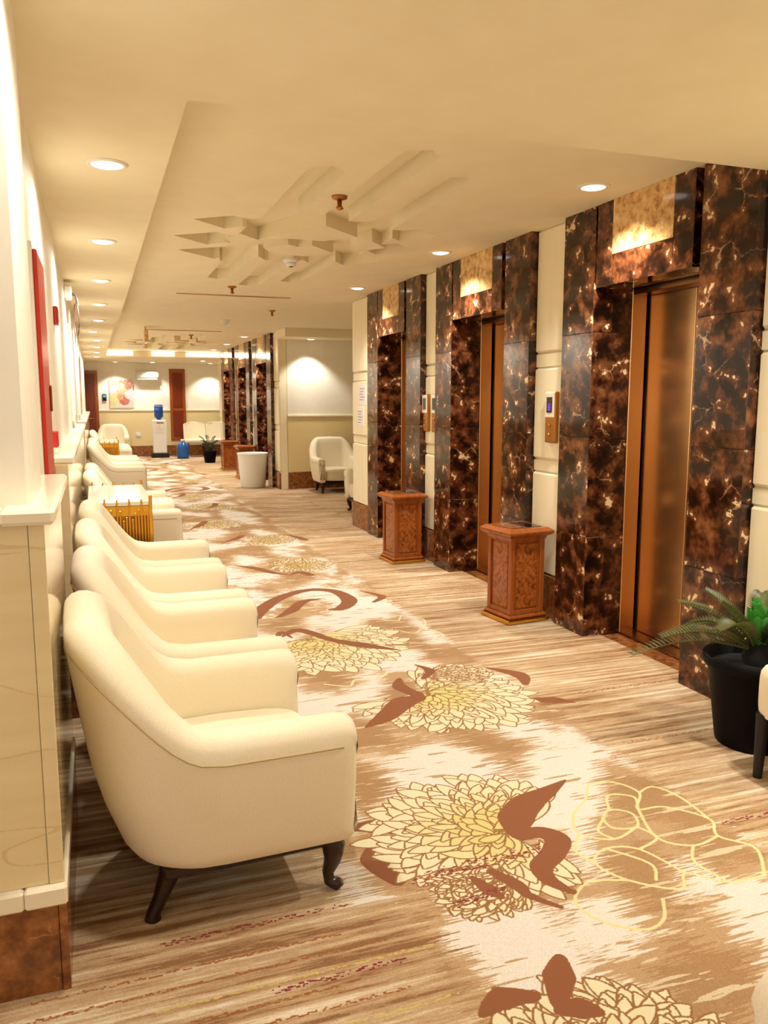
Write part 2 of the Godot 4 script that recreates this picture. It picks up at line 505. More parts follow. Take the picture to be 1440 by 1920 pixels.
# ------------------------------------------------------------------ materials
func make_materials() -> void:
	var dark_tones := [Color8(11, 4, 2), Color8(36, 14, 7), Color8(80, 42, 22), Color8(116, 70, 40), Color8(142, 92, 56)]
	var names_ := ["marble", "marble_b", "marble_c"]
	for k in 3:
		M[names_[k]] = mapped(marble_image(768, 101 + 17 * k, dark_tones, Color8(232, 206, 160), 12.0, 203.0 + 4 * k), 1.5, 0.11)
		M[names_[k]].uv1_offset = Vector3(0.37 * k, 0.61 * k, 0.17 * k)
	M.beige_marble = mapped(marble_image(512, 171, [Color8(150, 104, 58), Color8(200, 156, 98), Color8(222, 184, 126), Color8(234, 204, 152)], Color8(240, 222, 184), 14.0, 235.0), 0.8, 0.12)
	M.brown_stone = mapped(marble_image(512, 191, [Color8(104, 58, 28), Color8(140, 86, 44), Color8(170, 112, 64)], Color8(196, 146, 92), 12.0, 240.0), 0.7, 0.16)
	M.cladding = mapped(grain_image(512, 201, Color8(240, 226, 190), Color8(249, 239, 210), 1.0, Color8(232, 214, 172), 0.006), 1.3, 0.28)
	var dado := grain_image(512, 211, Color8(226, 206, 160), Color8(238, 220, 178), 1.2, Color8(206, 176, 122), 0.012, 0.02, 3.4)
	dado.rotate_90(CLOCKWISE)
	M.dado = mapped(dado, 1.1, 0.07)
	M.ledge = plain(Color8(244, 232, 206), 0.16)
	M.paint = mapped(mottle_image(256, 221, 6.0, [Color8(244, 237, 220), Color8(249, 243, 229)]), 1.0, 0.55)
	M.dado_paint = plain(Color8(230, 211, 160), 0.4)
	M.ceiling = mapped(mottle_image(256, 231, 5.0, [Color8(235, 222, 188), Color8(240, 228, 197)]), 1.4, 0.8)
	M.fabric = mapped(mottle_image(512, 241, 60.0, [Color8(230, 215, 182), Color8(244, 232, 206)]), 0.35, 0.62)
	M.fabric.rim_enabled = true
	M.fabric.rim = 0.25
	relief(M.fabric, 242, 0.25, 1.2)
	M.seam = plain(Color8(190, 164, 118), 0.7)
	M.dark_wood = mapped(grain_image(256, 251, Color8(28, 12, 6), Color8(52, 24, 12), 1.0, Color8(16, 6, 3), 0.03), 0.4, 0.24)
	M.door_wood = mapped(grain_image(256, 261, Color8(104, 36, 16), Color8(140, 56, 26), 1.0, Color8(70, 22, 10), 0.03), 0.5, 0.25)
	M.burl = mapped(marble_image(512, 271, [Color8(112, 56, 20), Color8(146, 78, 30), Color8(170, 96, 42), Color8(182, 108, 50)], Color8(130, 66, 26), 12.0, 290.0), 0.34, 0.2)
	M.bin_wood = mapped(grain_image(256, 281, Color8(138, 70, 26), Color8(168, 92, 38), 1.2, Color8(110, 50, 18), 0.02), 0.4, 0.2)
	M.gold = plain(Color8(212, 160, 62), 0.24, 1.0)
	M.steel = plain(Color8(220, 176, 124), 0.27, 1.0)
	relief(M.steel, 291, 0.02, 0.15)
	M.steel.uv1_triplanar = true
	M.steel.uv1_scale = Vector3(1.0, 8.0, 1.0)
	M.steel_dark = plain(Color8(150, 104, 62), 0.3, 1.0)
	M.black = plain(Color8(8, 7, 6), 0.5)
	M.black_gloss = plain(Color8(10, 9, 10), 0.12)
	M.pot = plain(Color8(6, 5, 6), 0.6)
	M.pot.metallic_specular = 0.25
	M.soil = plain(Color8(14, 10, 7), 0.95)
	M.white_plastic = plain(Color8(240, 238, 234), 0.3)
	M.white_metal = plain(Color8(236, 228, 212), 0.35)
	M.stone_top = plain(Color8(246, 238, 220), 0.12)
	M.red = plain(Color8(196, 36, 22), 0.35)
	M.bronze = plain(Color8(74, 50, 36), 0.45)
	M.brass = plain(Color8(176, 122, 62), 0.3, 1.0)
	M.paper = plain(Color8(236, 232, 234), 0.8)
	M.ink = plain(Color8(120, 116, 132), 0.8)
	M.frond = plain(Color8(88, 88, 40), 0.42)
	M.frond_dark = plain(Color8(40, 50, 24), 0.45)
	M.frond_green = plain(Color8(52, 150, 44), 0.4)
	for f in ["frond", "frond_dark", "frond_green"]:
		M[f].backlight_enabled = true
		M[f].backlight = Color(0.2, 0.25, 0.08)
		M[f].cull_mode = BaseMaterial3D.CULL_DISABLED
	var blue := plain(Color(0.10, 0.36, 0.75, 0.55), 0.06)
	blue.transparency = BaseMaterial3D.TRANSPARENCY_ALPHA
	M.blue_clear = blue
	M.blue = plain(Color8(24, 92, 168), 0.15)
	var lens := plain(Color.WHITE, 0.4)
	lens.emission_enabled = true
	lens.emission = Color(1.0, 0.97, 0.9)
	lens.emission_energy_multiplier = 2.6
	M.lens = lens
	var strip := lens.duplicate()
	strip.emission_energy_multiplier = 1.3
	M.strip = strip
	var glow := lens.duplicate()
	glow.emission = Color(1.0, 0.97, 0.95)
	glow.emission_energy_multiplier = 1.0
	M.window_glow = glow
	var violet := plain(Color8(40, 20, 70), 0.4)
	violet.emission_enabled = true
	violet.emission = Color8(150, 70, 255)
	violet.emission_energy_multiplier = 1.2
	M.violet = violet
	var cyan := violet.duplicate()
	cyan.emission = Color8(90, 170, 220)
	M.cyan = cyan

# ------------------------------------------------------------------ light fittings
func downlight(x: float, y: float, z: float, label: String, group: String, energy := 1.0, half_angle := 84.0, softness := 1.0) -> void:
	var t := thing("downlight", label, "ceiling light", Vector3(x, y, z), 0.0, group)
	var r := Geo.new()
	r.lathe([Vector2(0.062, -0.001), Vector2(0.066, -0.008), Vector2(0.08, -0.008), Vector2(0.088, 0.0), Vector2(0.088, 0.004), Vector2(0.062, 0.004), Vector2(0.062, -0.001)], 28)
	put("trim_ring", r, M.white_metal, t)
	var l := Geo.new()
	l.lathe([Vector2(0.0001, -0.018), Vector2(0.03, -0.016), Vector2(0.055, -0.009), Vector2(0.063, 0.0), Vector2(0.063, 0.003), Vector2(0.0001, 0.003)], 28)
	put("lens", l, M.lens, t)
	var s := SpotLight3D.new()
	s.name = "beam"
	s.light_color = Color(1.0, 0.985, 0.94)
	s.light_energy = LAMP_ENERGY * energy
	s.light_size = 0.05
	s.spot_range = 30.0
	s.spot_attenuation = 2.0
	s.spot_angle = half_angle
	s.spot_angle_attenuation = softness
	s.shadow_enabled = true
	s.rotation_degrees.x = -90.0
	t.add_child(s, true)
	s.position.y = -0.022

# ------------------------------------------------------------------ the script
func _ready() -> void:
	var cam := Camera3D.new()
	cam.name = "camera"
	cam.fov = 2.0 * rad_to_deg(atan(960.0 / 1511.0))
	cam.near = 0.05
	cam.far = 80.0
	cam.position = Vector3(0, 1.44, 0)
	cam.rotation_degrees = Vector3(-7.84, -19.63, 0)
	add_child(cam)
	cam.current = true
	var e := Environment.new()
	e.background_mode = Environment.BG_COLOR
	e.background_color = Color(0.02, 0.015, 0.01)
	e.tonemap_mode = Environment.TONE_MAPPER_LINEAR
	e.tonemap_exposure = 0.87
	e.sdfgi_enabled = true
	e.ssao_enabled = true
	e.ssil_enabled = true
	var we := WorldEnvironment.new()
	we.name = "world_environment"
	we.environment = e
	add_child(we)

	make_materials()
	build_floor()
	build_ceiling()
	build_walls()
	build_lamps()
	build_lifts()
	build_wall_fittings()
	build_chairs()
	build_furniture()
	build_ceiling_fittings()
	build_far_end()

func build_floor() -> void:
	M.carpet_near = plain(Color8(240, 235, 230), 0.95)
	M.carpet_near.albedo_texture = tex(carpet_near())
	M.carpet_far = plain(Color8(246, 242, 238), 0.95)
	M.carpet_far.albedo_texture = tex(carpet_far())
	var root := setting("floor", "patterned tan hotel carpet with pale blossoms and brown scrolls", "carpet")
	for a in [["near_carpet", -1.6, 2.9, 2.8, -5.2, M.carpet_near, -1.2, 4.0], ["middle_carpet", -1.6, 2.9, -5.2, -13.2, M.carpet_far, -5.2, 8.0], ["distant_carpet", -1.6, 2.9, -13.2, -22.2, M.carpet_far, -5.2, 8.0], ["recess_carpet", 2.9, 5.2, -8.5, -22.2, M.carpet_far, -5.2, 8.0]]:
		var st := SurfaceTool.new()
		st.begin(Mesh.PRIMITIVE_TRIANGLES)
		var top := [Vector3(a[1], 0, a[3]), Vector3(a[1], 0, a[4]), Vector3(a[2], 0, a[4]), Vector3(a[2], 0, a[3])]
		for k in [0, 1, 2, 0, 2, 3]:
			st.set_uv(Vector2((top[k].x + 0.3) / 3.2, (a[6] - top[k].z) / a[7]))
			st.set_normal(Vector3.UP)
			st.add_vertex(top[k])
		put(a[0], st.commit(), a[5], root)
	var slab := Geo.new()
	slab.box(Vector3(-1.8, -0.2, -22.4), Vector3(5.4, -0.004, 3.0), 0.0)
	put("screed", slab, M.brown_stone, root)

func build_ceiling() -> void:
	var root := setting("ceiling", "cream plaster ceiling with a lower border and a sunk star ornament", "ceiling")
	var c := CSGCombiner3D.new()
	c.name = "raised_panel"
	root.add_child(c)
	var slab := CSGBox3D.new()
	slab.name = "plaster"
	slab.size = Vector3(3.4, 0.3, 17.0)
	slab.position = Vector3(1.3, COFFER_Y + 0.15, -11.0)
	slab.material = M.ceiling
	c.add_child(slab)
	for dz in [0.0, -10.45]:
		for s in [[1.115, -3.88, -7.68], [1.455, -3.49, -8.03], [1.785, -3.84, -7.68]]:
			csg_poly(c, "slot", [s[0] - 0.095, s[1] - 0.06, s[0] + 0.02, s[1], s[0] + 0.095, s[1] - 0.08, s[0] + 0.095, s[2] + 0.09, s[0], s[2], s[0] - 0.095, s[2] + 0.05], dz, true)
		for s in [[0.63, -5.25, 0.22], [0.56, -5.80, 0.26], [0.64, -6.33, 0.30]]:
			csg_poly(c, "slot", [s[0], s[1], s[0] + s[2], s[1] - s[2], s[0] + s[2] + 0.1, s[1] - s[2] * 0.5, 1.12, s[1] - 0.12, 1.12, s[1] + 0.12, s[0] + s[2] + 0.1, s[1] + s[2] * 0.5, s[0] + s[2], s[1] + s[2] * 0.8], dz, true)
		for s in [[2.28, -5.25, 0.22], [2.34, -5.77, 0.26], [2.26, -6.29, 0.28]]:
			csg_poly(c, "slot", [s[0], s[1], s[0] - s[2], s[1] - s[2], s[0] - s[2] - 0.1, s[1] - s[2] * 0.5, 1.78, s[1] - 0.12, 1.78, s[1] + 0.12, s[0] - s[2] - 0.1, s[1] + s[2] * 0.5, s[0] - s[2], s[1] + s[2] * 0.8], dz, true)
		csg_poly(c, "star", [0.98, -5.12, 1.21, -4.91, 1.36, -5.05, 1.55, -5.0, 1.70, -4.94, 1.95, -5.2, 2.0, -5.5, 1.95, -6.3, 1.75, -6.65, 1.62, -6.45, 1.53, -6.52, 1.33, -6.55, 1.25, -6.4, 1.19, -6.64, 1.0, -6.70, 0.95, -6.4], dz, true)
		for s in [[1.45, -5.17, 1.75, -5.45, 1.56, -5.66, 1.32, -5.65, 1.13, -5.77, 1.22, -5.50], [0.98, -5.60, 1.13, -5.77, 0.98, -5.95, 0.90, -5.78], [1.36, -5.85, 1.45, -5.93, 1.53, -5.83, 1.76, -6.08, 1.60, -6.28, 1.33, -6.26, 1.22, -6.05], [1.89, -5.55, 2.06, -5.75, 1.90, -5.98, 1.80, -5.76]]:
			csg_poly(c, "island", s, dz, false)
	for a in [["near_border", Vector3(-1.7, SOFFIT_Y, -2.86), Vector3(2.95, 2.85, 3.0)], ["side_border", Vector3(-0.5, SOFFIT_Y, -10.78), Vector3(0.335, 2.85, -2.86)], ["side_border", Vector3(-0.5, SOFFIT_Y, -19.1), Vector3(0.295, 2.85, -10.78)], ["far_border", Vector3(-1.3, SOFFIT_Y, -22.4), Vector3(5.3, 2.85, -19.1)], ["recess_border", Vector3(2.80, SOFFIT_Y, -13.1), Vector3(5.3, 2.85, -12.35)], ["recess_panel", Vector3(2.95, COFFER_Y, -12.35), Vector3(5.3, 2.85, -8.6)]]:
		var b := setting("ceiling_border" if a[0] != "recess_panel" else "ceiling_recess", "smooth cream plaster ceiling, %s" % String(a[0]).replace("_", " "), "ceiling")
		put("plaster", Geo.new().box(a[1], a[2], 0.0), M.ceiling, b)

func csg_poly(c: Node, called: String, list: Array, dz: float, cut: bool) -> void:
	var q := CSGPolygon3D.new()
	q.name = called
	var pts := PackedVector2Array()
	for i in range(0, list.size(), 2): pts.append(Vector2(list[i], list[i + 1] + dz))
	q.polygon = pts
	q.mode = CSGPolygon3D.MODE_DEPTH
	q.depth = 0.14 if cut else 0.15
	q.rotation_degrees.x = 90.0        # (x, y) -> (x, z); depth runs from y up or down
	q.position.y = COFFER_Y - (0.05 if cut else 0.0)
	q.operation = CSGShape3D.OPERATION_SUBTRACTION if cut else CSGShape3D.OPERATION_UNION
	q.material = M.ceiling
	c.add_child(q, true)

# panels of cream stone on a wall that runs along z at WALL_X, between z0 (near) and z1 (far)
func clad(root: Node, x: float, z0: float, z1: float, top: float, mat: Material) -> void:
	put("backing", Geo.new().box(Vector3(x + 0.024, 0, z1), Vector3(x + 0.14, top, z0), 0.0), mat, root)
	for b in [[0.285, 0.962], [1.056, 1.655], [1.76, top]]:
		put("panel", Geo.new().box(Vector3(x, b[0], z1 + 0.001), Vector3(x + 0.03, b[1], z0 - 0.001), 0.012), mat, root)
	for b in [[0.972, 1.046], [1.665, 1.75]]:
		put("band", Geo.new().box(Vector3(x + 0.010, b[0], z1 + 0.001), Vector3(x + 0.03, b[1], z0 - 0.001), 0.003), mat, root)
	put("baseboard", Geo.new().box(Vector3(x - 0.008, 0, z1 + 0.001), Vector3(x + 0.03, 0.28, z0 - 0.001), 0.004), M.brown_stone, root)

func build_walls() -> void:
	for s in [[2.8, -2.90, "from the nearest lift towards the viewer"], [-4.46, -4.87, "between the first and second lifts"], [-6.46, -6.80, "between the second and third lifts"], [-8.30, -8.93, "forming the pier with notices"], [-13.0, -13.35, "at the corner of the recess"], [-14.95, -15.32, "between the two nearer far lifts"], [-16.90, -17.28, "between the two farther lifts"], [-18.85, -19.6, "beyond the last lift"]]:
		clad(setting("wall_right", "cream stone clad wall with grooved joints %s" % s[2], "wall"), 2.80 if s[0] == -8.30 else WALL_X, s[0], s[1], COFFER_Y, M.cladding)
	# recess between the two groups of lifts
	var a := setting("wall_recess", "cream painted recess wall with a chair rail and brown stone base", "wall")
	plain_wall(a, Vector3(2.965, 0, -13.14), Vector3(5.3, 2.7, -13.0), Vector3(0, 0, 1))
	plain_wall(a, Vector3(5.2, 0, -13.0), Vector3(5.34, 2.7, -8.7), Vector3(-1, 0, 0))
	plain_wall(a, Vector3(2.945, 0, -8.93), Vector3(5.3, 2.7, -8.79), Vector3(0, 0, -1))
	var f := setting("wall_far", "cream painted end wall with a chair rail and brown stone base", "wall")
	plain_wall(f, Vector3(-1.3, 0, FAR_Z - 0.14), Vector3(5.3, 2.7, FAR_Z), Vector3(0, 0, 1))
	f = setting("wall_far_side", "cream painted wall on the right of the far lobby", "wall")
	plain_wall(f, Vector3(5.2, 0, FAR_Z), Vector3(5.34, 2.7, -19.6), Vector3(-1, 0, 0))
	plain_wall(f, Vector3(2.965, 0, -19.74), Vector3(5.3, 2.7, -19.6), Vector3(0, 0, -1))
	# left wall: paint above, polished marble dado and ledge below, with two gaps in the dado
	var l := setting("wall_left", "cream painted left wall above the marble dado", "wall")
	put("plaster", Geo.new().box(Vector3(-0.5, 0, -20.6), Vector3(UPPER_X, 2.7, -2.04), 0.003), M.paint, l)
	put("plaster", Geo.new().box(Vector3(-1.7, 0, -2.45), Vector3(-0.15, 2.7, -2.04), 0.008), M.paint, l)
	var lower := setting("wall_left_dado", "polished cream marble dado behind the armchairs", "wall")
	for s in [[-2.10, -2.88], [-3.80, -9.30], [-10.45, -20.55]]:
		var z0: float = s[0]
		var n := maxi(int(round((s[0] - s[1]) / 0.9)), 1)
		var step: float = (s[0] - s[1]) / n
		for k in n:
			put("dado_slab", Geo.new().box(Vector3(UPPER_X - 0.02, 0.285, z0 - step), Vector3(DADO_X, 1.165, z0), 0.0015), M.dado, lower)
			put("base_slab", Geo.new().box(Vector3(UPPER_X - 0.02, 0, z0 - step), Vector3(DADO_X + 0.002, 0.235, z0), 0.0015), M.brown_stone, lower)
			z0 -= step
		var e: float = s[0] if s[0] < -3.0 else -1.95
		put("base_moulding", Geo.new().box(Vector3(UPPER_X - 0.02, 0.235, s[1]), Vector3(DADO_X + 0.006, 0.285, e), 0.006), M.ledge, lower)
		var sill := setting("trim_ledge", "white polished stone ledge on top of the dado", "ledge")
		put("ledge", Geo.new().box(Vector3(UPPER_X - 0.02, 1.165, s[1]), Vector3(DADO_X + 0.025, 1.2, e + (0.02 if s[0] > -3.0 else 0.0)), 0.008), M.ledge, sill)
		if s[0] > -3.0: put("ledge_return", Geo.new().box(Vector3(-1.7, 1.165, -2.3), Vector3(UPPER_X - 0.021, 1.2, -1.93), 0.008), M.ledge, sill)
	for s in [[-2.88, -3.80], [-9.30, -10.45]]:
		put("niche_panel", Geo.new().box(Vector3(UPPER_X - 0.02, 0, s[1]), Vector3(UPPER_X + 0.02, 1.16, s[0]), 0.003), M.brown_stone, lower)
	# the return of that wall, in front of the camera's left
	put("dado_slab", Geo.new().box(Vector3(-1.7, 0.285, -2.099), Vector3(DADO_X - 0.035, 1.165, -1.972), 0.0015), M.dado, lower)
	put("edge_strip", Geo.new().box(Vector3(DADO_X - 0.034, 0.285, -2.099), Vector3(DADO_X, 1.165, -1.969), 0.002), M.dado, lower)
	put("base_slab", Geo.new().box(Vector3(-1.7, 0, -2.099), Vector3(DADO_X - 0.018, 0.235, -1.972), 0.0015), M.brown_stone, lower)
	put("base_strip", Geo.new().box(Vector3(DADO_X - 0.017, 0, -2.099), Vector3(DADO_X + 0.002, 0.235, -1.969), 0.0015), M.brown_stone, lower)
	put("base_moulding", Geo.new().box(Vector3(-1.7, 0.235, -2.3), Vector3(UPPER_X - 0.021, 0.285, -1.95), 0.006), M.ledge, lower)
	var b := setting("wall_back", "plain cream wall behind the viewer", "wall")
	put("plaster", Geo.new().box(Vector3(-1.7, 0, 2.75), Vector3(2.95, 2.7, 2.9), 0.0), M.paint, b)
	put("plaster", Geo.new().box(Vector3(-1.75, 0, -2.1), Vector3(-1.6, 2.7, 2.9), 0.0), M.paint, b)
	put("plaster", Geo.new().box(Vector3(-1.4, 0, -22.1), Vector3(-1.25, 2.7, -20.5), 0.0), M.paint, b)
	put("plaster", Geo.new().box(Vector3(-1.3, 0, -20.7), Vector3(-0.3, 2.7, -20.55), 0.0), M.paint, b)

func plain_wall(root: Node, lo: Vector3, hi: Vector3, out: Vector3) -> void:
	put("plaster", Geo.new().box(lo, hi, 0.0), M.paint, root)
	for t in [["dado", 0.28, 1.185, 0.012, M.dado_paint], ["rail", 1.185, 1.215, 0.03, M.ledge], ["baseboard", 0.0, 0.28, 0.018, M.brown_stone]]:
		var a := lo
		var b := hi
		for ax in [0, 2]:
			if out[ax] > 0.0: a[ax] = hi[ax]; b[ax] = hi[ax] + t[3]
			elif out[ax] < 0.0: b[ax] = lo[ax]; a[ax] = lo[ax] - t[3]
		a.y = t[1]; b.y = t[2]
		put(t[0], Geo.new().box(a, b, 0.004), t[4], root)

func build_lamps() -> void:
	var nth := ["nearest", "second", "third", "fourth", "fifth", "sixth", "seventh", "eighth", "ninth", "tenth"]
	for k in 10:
		downlight(0.095 if k != 5 else 0.03, SOFFIT_Y, -3.71 - 1.735 * k, "round recessed downlight in the left ceiling border, %s of the row" % nth[k], "downlights along the left ceiling border", 1.0 if k < 2 else 1.5)
	for k in 6:
		var z: float = [-3.78, -5.77, -7.82, -14.26, -16.23, -18.05][k]
		downlight(2.51, COFFER_Y, z, "round recessed downlight before the lift fronts, %s from the front" % nth[k], "downlights before the lifts", 1.8, 64.0, 0.7)
	downlight(3.30, SOFFIT_Y, -12.72, "round recessed downlight over the armchair recess", "", 0.9, 52.0, 0.5)
	for a in [[2.56, -20.4, "above the right end of the end wall"], [0.55, -21.6, "above the painting on the end wall"], [1.45, -21.6, "above the air conditioner"], [2.9, -21.6, "above the two side chairs"]]:
		downlight(a[0], SOFFIT_Y, a[1], "round recessed downlight %s" % a[2], "downlights at the far end", 1.1, 54.0, 0.5)
	for a in [[0.095, -1.97, "above the corner of the near ledge"], [2.45, -1.78, "above the padded seat"], [1.9, 1.4, "behind the viewer, to the right"], [0.2, 1.4, "behind the viewer, to the left"]]:
		downlight(a[0], SOFFIT_Y, a[1], "round recessed downlight in the near ceiling border %s" % a[2], "downlights in the near ceiling border", 2.2 if a[0] > 2.4 else (0.9 if a[1] < 0.0 else 0.65))
	# a bright window to the left of the viewer, outside the frame
	var w := setting("window_1", "tall window in the left wall beside the viewer", "window")
	put("frame", Geo.new().box(Vector3(-1.6, 0.75, -1.35), Vector3(-1.57, 2.25, 1.35), 0.006), M.white_metal, w)
	put("pane", Geo.new().box(Vector3(-1.57, 0.8, -1.3), Vector3(-1.565, 2.2, 1.3), 0.001), M.window_glow, w)
	var wl := AreaLight3D.new()
	wl.name = "daylight"
	wl.area_size = Vector2(2.6, 1.4)
	wl.light_color = Color(1.0, 0.97, 0.95)
	wl.light_energy = WINDOW_ENERGY
	wl.area_range = 30.0
	wl.area_attenuation = 2.0
	wl.shadow_enabled = true
	w.add_child(wl, true)
	wl.position = Vector3(-1.555, 1.5, 0.0)
	wl.rotation_degrees.y = -90.0
	# bright cove panels in the face of the far ceiling step
	var c := thing("cove_light", "long glowing white cove panels in the step of the far ceiling", "cove light", Vector3(1.62, 2.487, -19.1))
	for s in [[-1.3, -0.75], [-0.35, 0.15], [0.4, 1.15]]:
		put("panel", Geo.new().box(Vector3(s[0], -0.045, 0.0), Vector3(s[1], 0.045, 0.012), 0.003), M.strip, c)
		var al := AreaLight3D.new()
		al.name = "glow"
		al.area_size = Vector2(s[1] - s[0], 0.09)
		al.light_color = Color(1.0, 0.93, 0.8)
		al.light_energy = 0.35
		al.area_range = 30.0
		al.area_attenuation = 2.0
		al.shadow_enabled = true
		c.add_child(al, true)
		al.position = Vector3((s[0] + s[1]) * 0.5, 0, 0.02)
		al.rotation_degrees.y = 180.0

# ------------------------------------------------------------------ lifts
func lift(z0: float, z1: float, label: String) -> void:
	var w := (z0 - z1) * 0.5
	var t := thing("elevator", label, "elevator", Vector3(PIER_X, 0, (z0 + z1) * 0.5), 0.0, "lift fronts in brown marble")
	var mats := [M.marble, M.marble_b, M.marble_c]
	var k := int(absf(z0) * 7.0)
	for s in [[w - 0.355, w], [-w, -w + 0.33]]:
		var y := 0.0
		for h in [0.62, 1.22, 1.84, COFFER_Y]:
			put("pier_slab", Geo.new().box(Vector3(0, y + 0.0005, s[0]), Vector3(0.26, h - 0.0005, s[1]), 0.002), mats[k % 3], t)
			y = h
			k += 1
	var a := -w + 0.345
	var b := w - 0.41
	put("lintel_slab", Geo.new().box(Vector3(0.002, 2.088, a), Vector3(0.2, COFFER_Y, a + 0.145), 0.0015), mats[k % 3], t)
	put("lintel_slab", Geo.new().box(Vector3(0.002, 2.088, b - 0.15), Vector3(0.2, COFFER_Y, b), 0.0015), mats[(k + 1) % 3], t)
	put("lintel_slab", Geo.new().box(Vector3(0.002, 2.088, a + 0.146), Vector3(0.2, 2.253, b - 0.151), 0.0015), mats[(k + 2) % 3], t)
	put("lintel_panel", Geo.new().box(Vector3(0.001, 2.254, a + 0.146), Vector3(0.2, COFFER_Y, b - 0.151), 0.0015), M.beige_marble, t)
	put("head_lining", Geo.new().box(Vector3(0.262, 2.101, -w + 0.33), Vector3(0.44, COFFER_Y, w - 0.355), 0.002), M.black, t)
	put("jamb", Geo.new().box(Vector3(0.26, 0, -w + 0.27), Vector3(0.362, 2.10, -w + 0.346), 0.003), M.steel, t)
	put("jamb", Geo.new().box(Vector3(0.26, 0, w - 0.371), Vector3(0.362, 2.10, w - 0.30), 0.003), M.steel, t)
	put("header", Geo.new().box(Vector3(0.26, 2.06, -w + 0.347), Vector3(0.362, 2.10, w - 0.372), 0.003), M.steel_dark, t)
	var mid := -0.027
	put("door_panel", Geo.new().box(Vector3(0.378, 0.012, -w + 0.335), Vector3(0.41, 2.09, mid - 0.003), 0.003), M.steel, t)
	put("door_panel", Geo.new().box(Vector3(0.378, 0.012, mid + 0.003), Vector3(0.41, 2.09, w - 0.36), 0.003), M.steel, t)
	put("threshold", Geo.new().box(Vector3(0.26, 0.0, -w + 0.33), Vector3(0.46, 0.010, w - 0.355), 0.002), M.steel_dark, t)
	put("shaft_wall", Geo.new().box(Vector3(0.46, 0, -w), Vector3(0.5, COFFER_Y, w), 0.0), M.black, t)

func call_panel(z: float, label: String, lit: bool) -> void:
	var t := thing("call_panel", label, "call panel", Vector3(WALL_X, 1.335, z), 0.0, "lift call panels")
	put("plate", Geo.new().box(Vector3(-0.03, -0.165, -0.062), Vector3(0.002, 0.165, 0.062), 0.006), M.brass, t)
	put("face", Geo.new().box(Vector3(-0.034, 0.0, -0.056), Vector3(-0.028, 0.158, 0.05), 0.002), M.white_metal, t)
	var dsp := put("display", Geo.new().box(Vector3(-0.037, 0.03, -0.035), Vector3(-0.033, 0.13, 0.03), 0.001), M.black_gloss, t)
	for y in [-0.05, -0.11]:
		var bt := Geo.new()
		bt.lathe([Vector2(0.0001, 0.006), Vector2(0.012, 0.005), Vector2(0.015, 0.0), Vector2(0.0001, 0.0)], 16, Vector3.ZERO, Transform3D(Basis(Vector3(0, 0, 1), PI / 2), Vector3(-0.031, y, -0.005)))
		put("button", bt, M.gold, t)
	if lit:
		var d := Geo.new()
		for s in [[-0.012, 0.045, 0.012, 0.05], [-0.012, 0.064, 0.012, 0.069], [-0.012, 0.083, 0.012, 0.088], [-0.012, 0.045, -0.007, 0.088], [0.007, 0.045, 0.012, 0.088]]:
			d.box(Vector3(-0.0385, s[1], s[0]), Vector3(-0.0368, s[3], s[2]), 0.0)
		put("digit", d, M.violet, dsp)

func build_lifts() -> void:
	lift(-2.90, -4.46, "nearest lift front, steel doors in a dark brown marble surround behind the potted cycad")
	lift(-4.87, -6.46, "second lift front from the camera, brown marble surround between the two wooden bins")
	lift(-6.80, -8.30, "third lift front, narrow marble surround next to the cream pier with notices")
	lift(-13.35, -14.95, "far lift front beside the white round pot")
	lift(-15.32, -16.90, "far lift front in the middle of the distant group of three")
	lift(-17.28, -18.85, "farthest lift front, last of the distant group")
	call_panel(-4.61, "brass lift call panel with a violet digit beside the nearest lift", true)
	call_panel(-6.52, "brass lift call panel next to the second lift surround", false)
	call_panel(-6.735, "brass lift call panel next to the third lift surround", false)

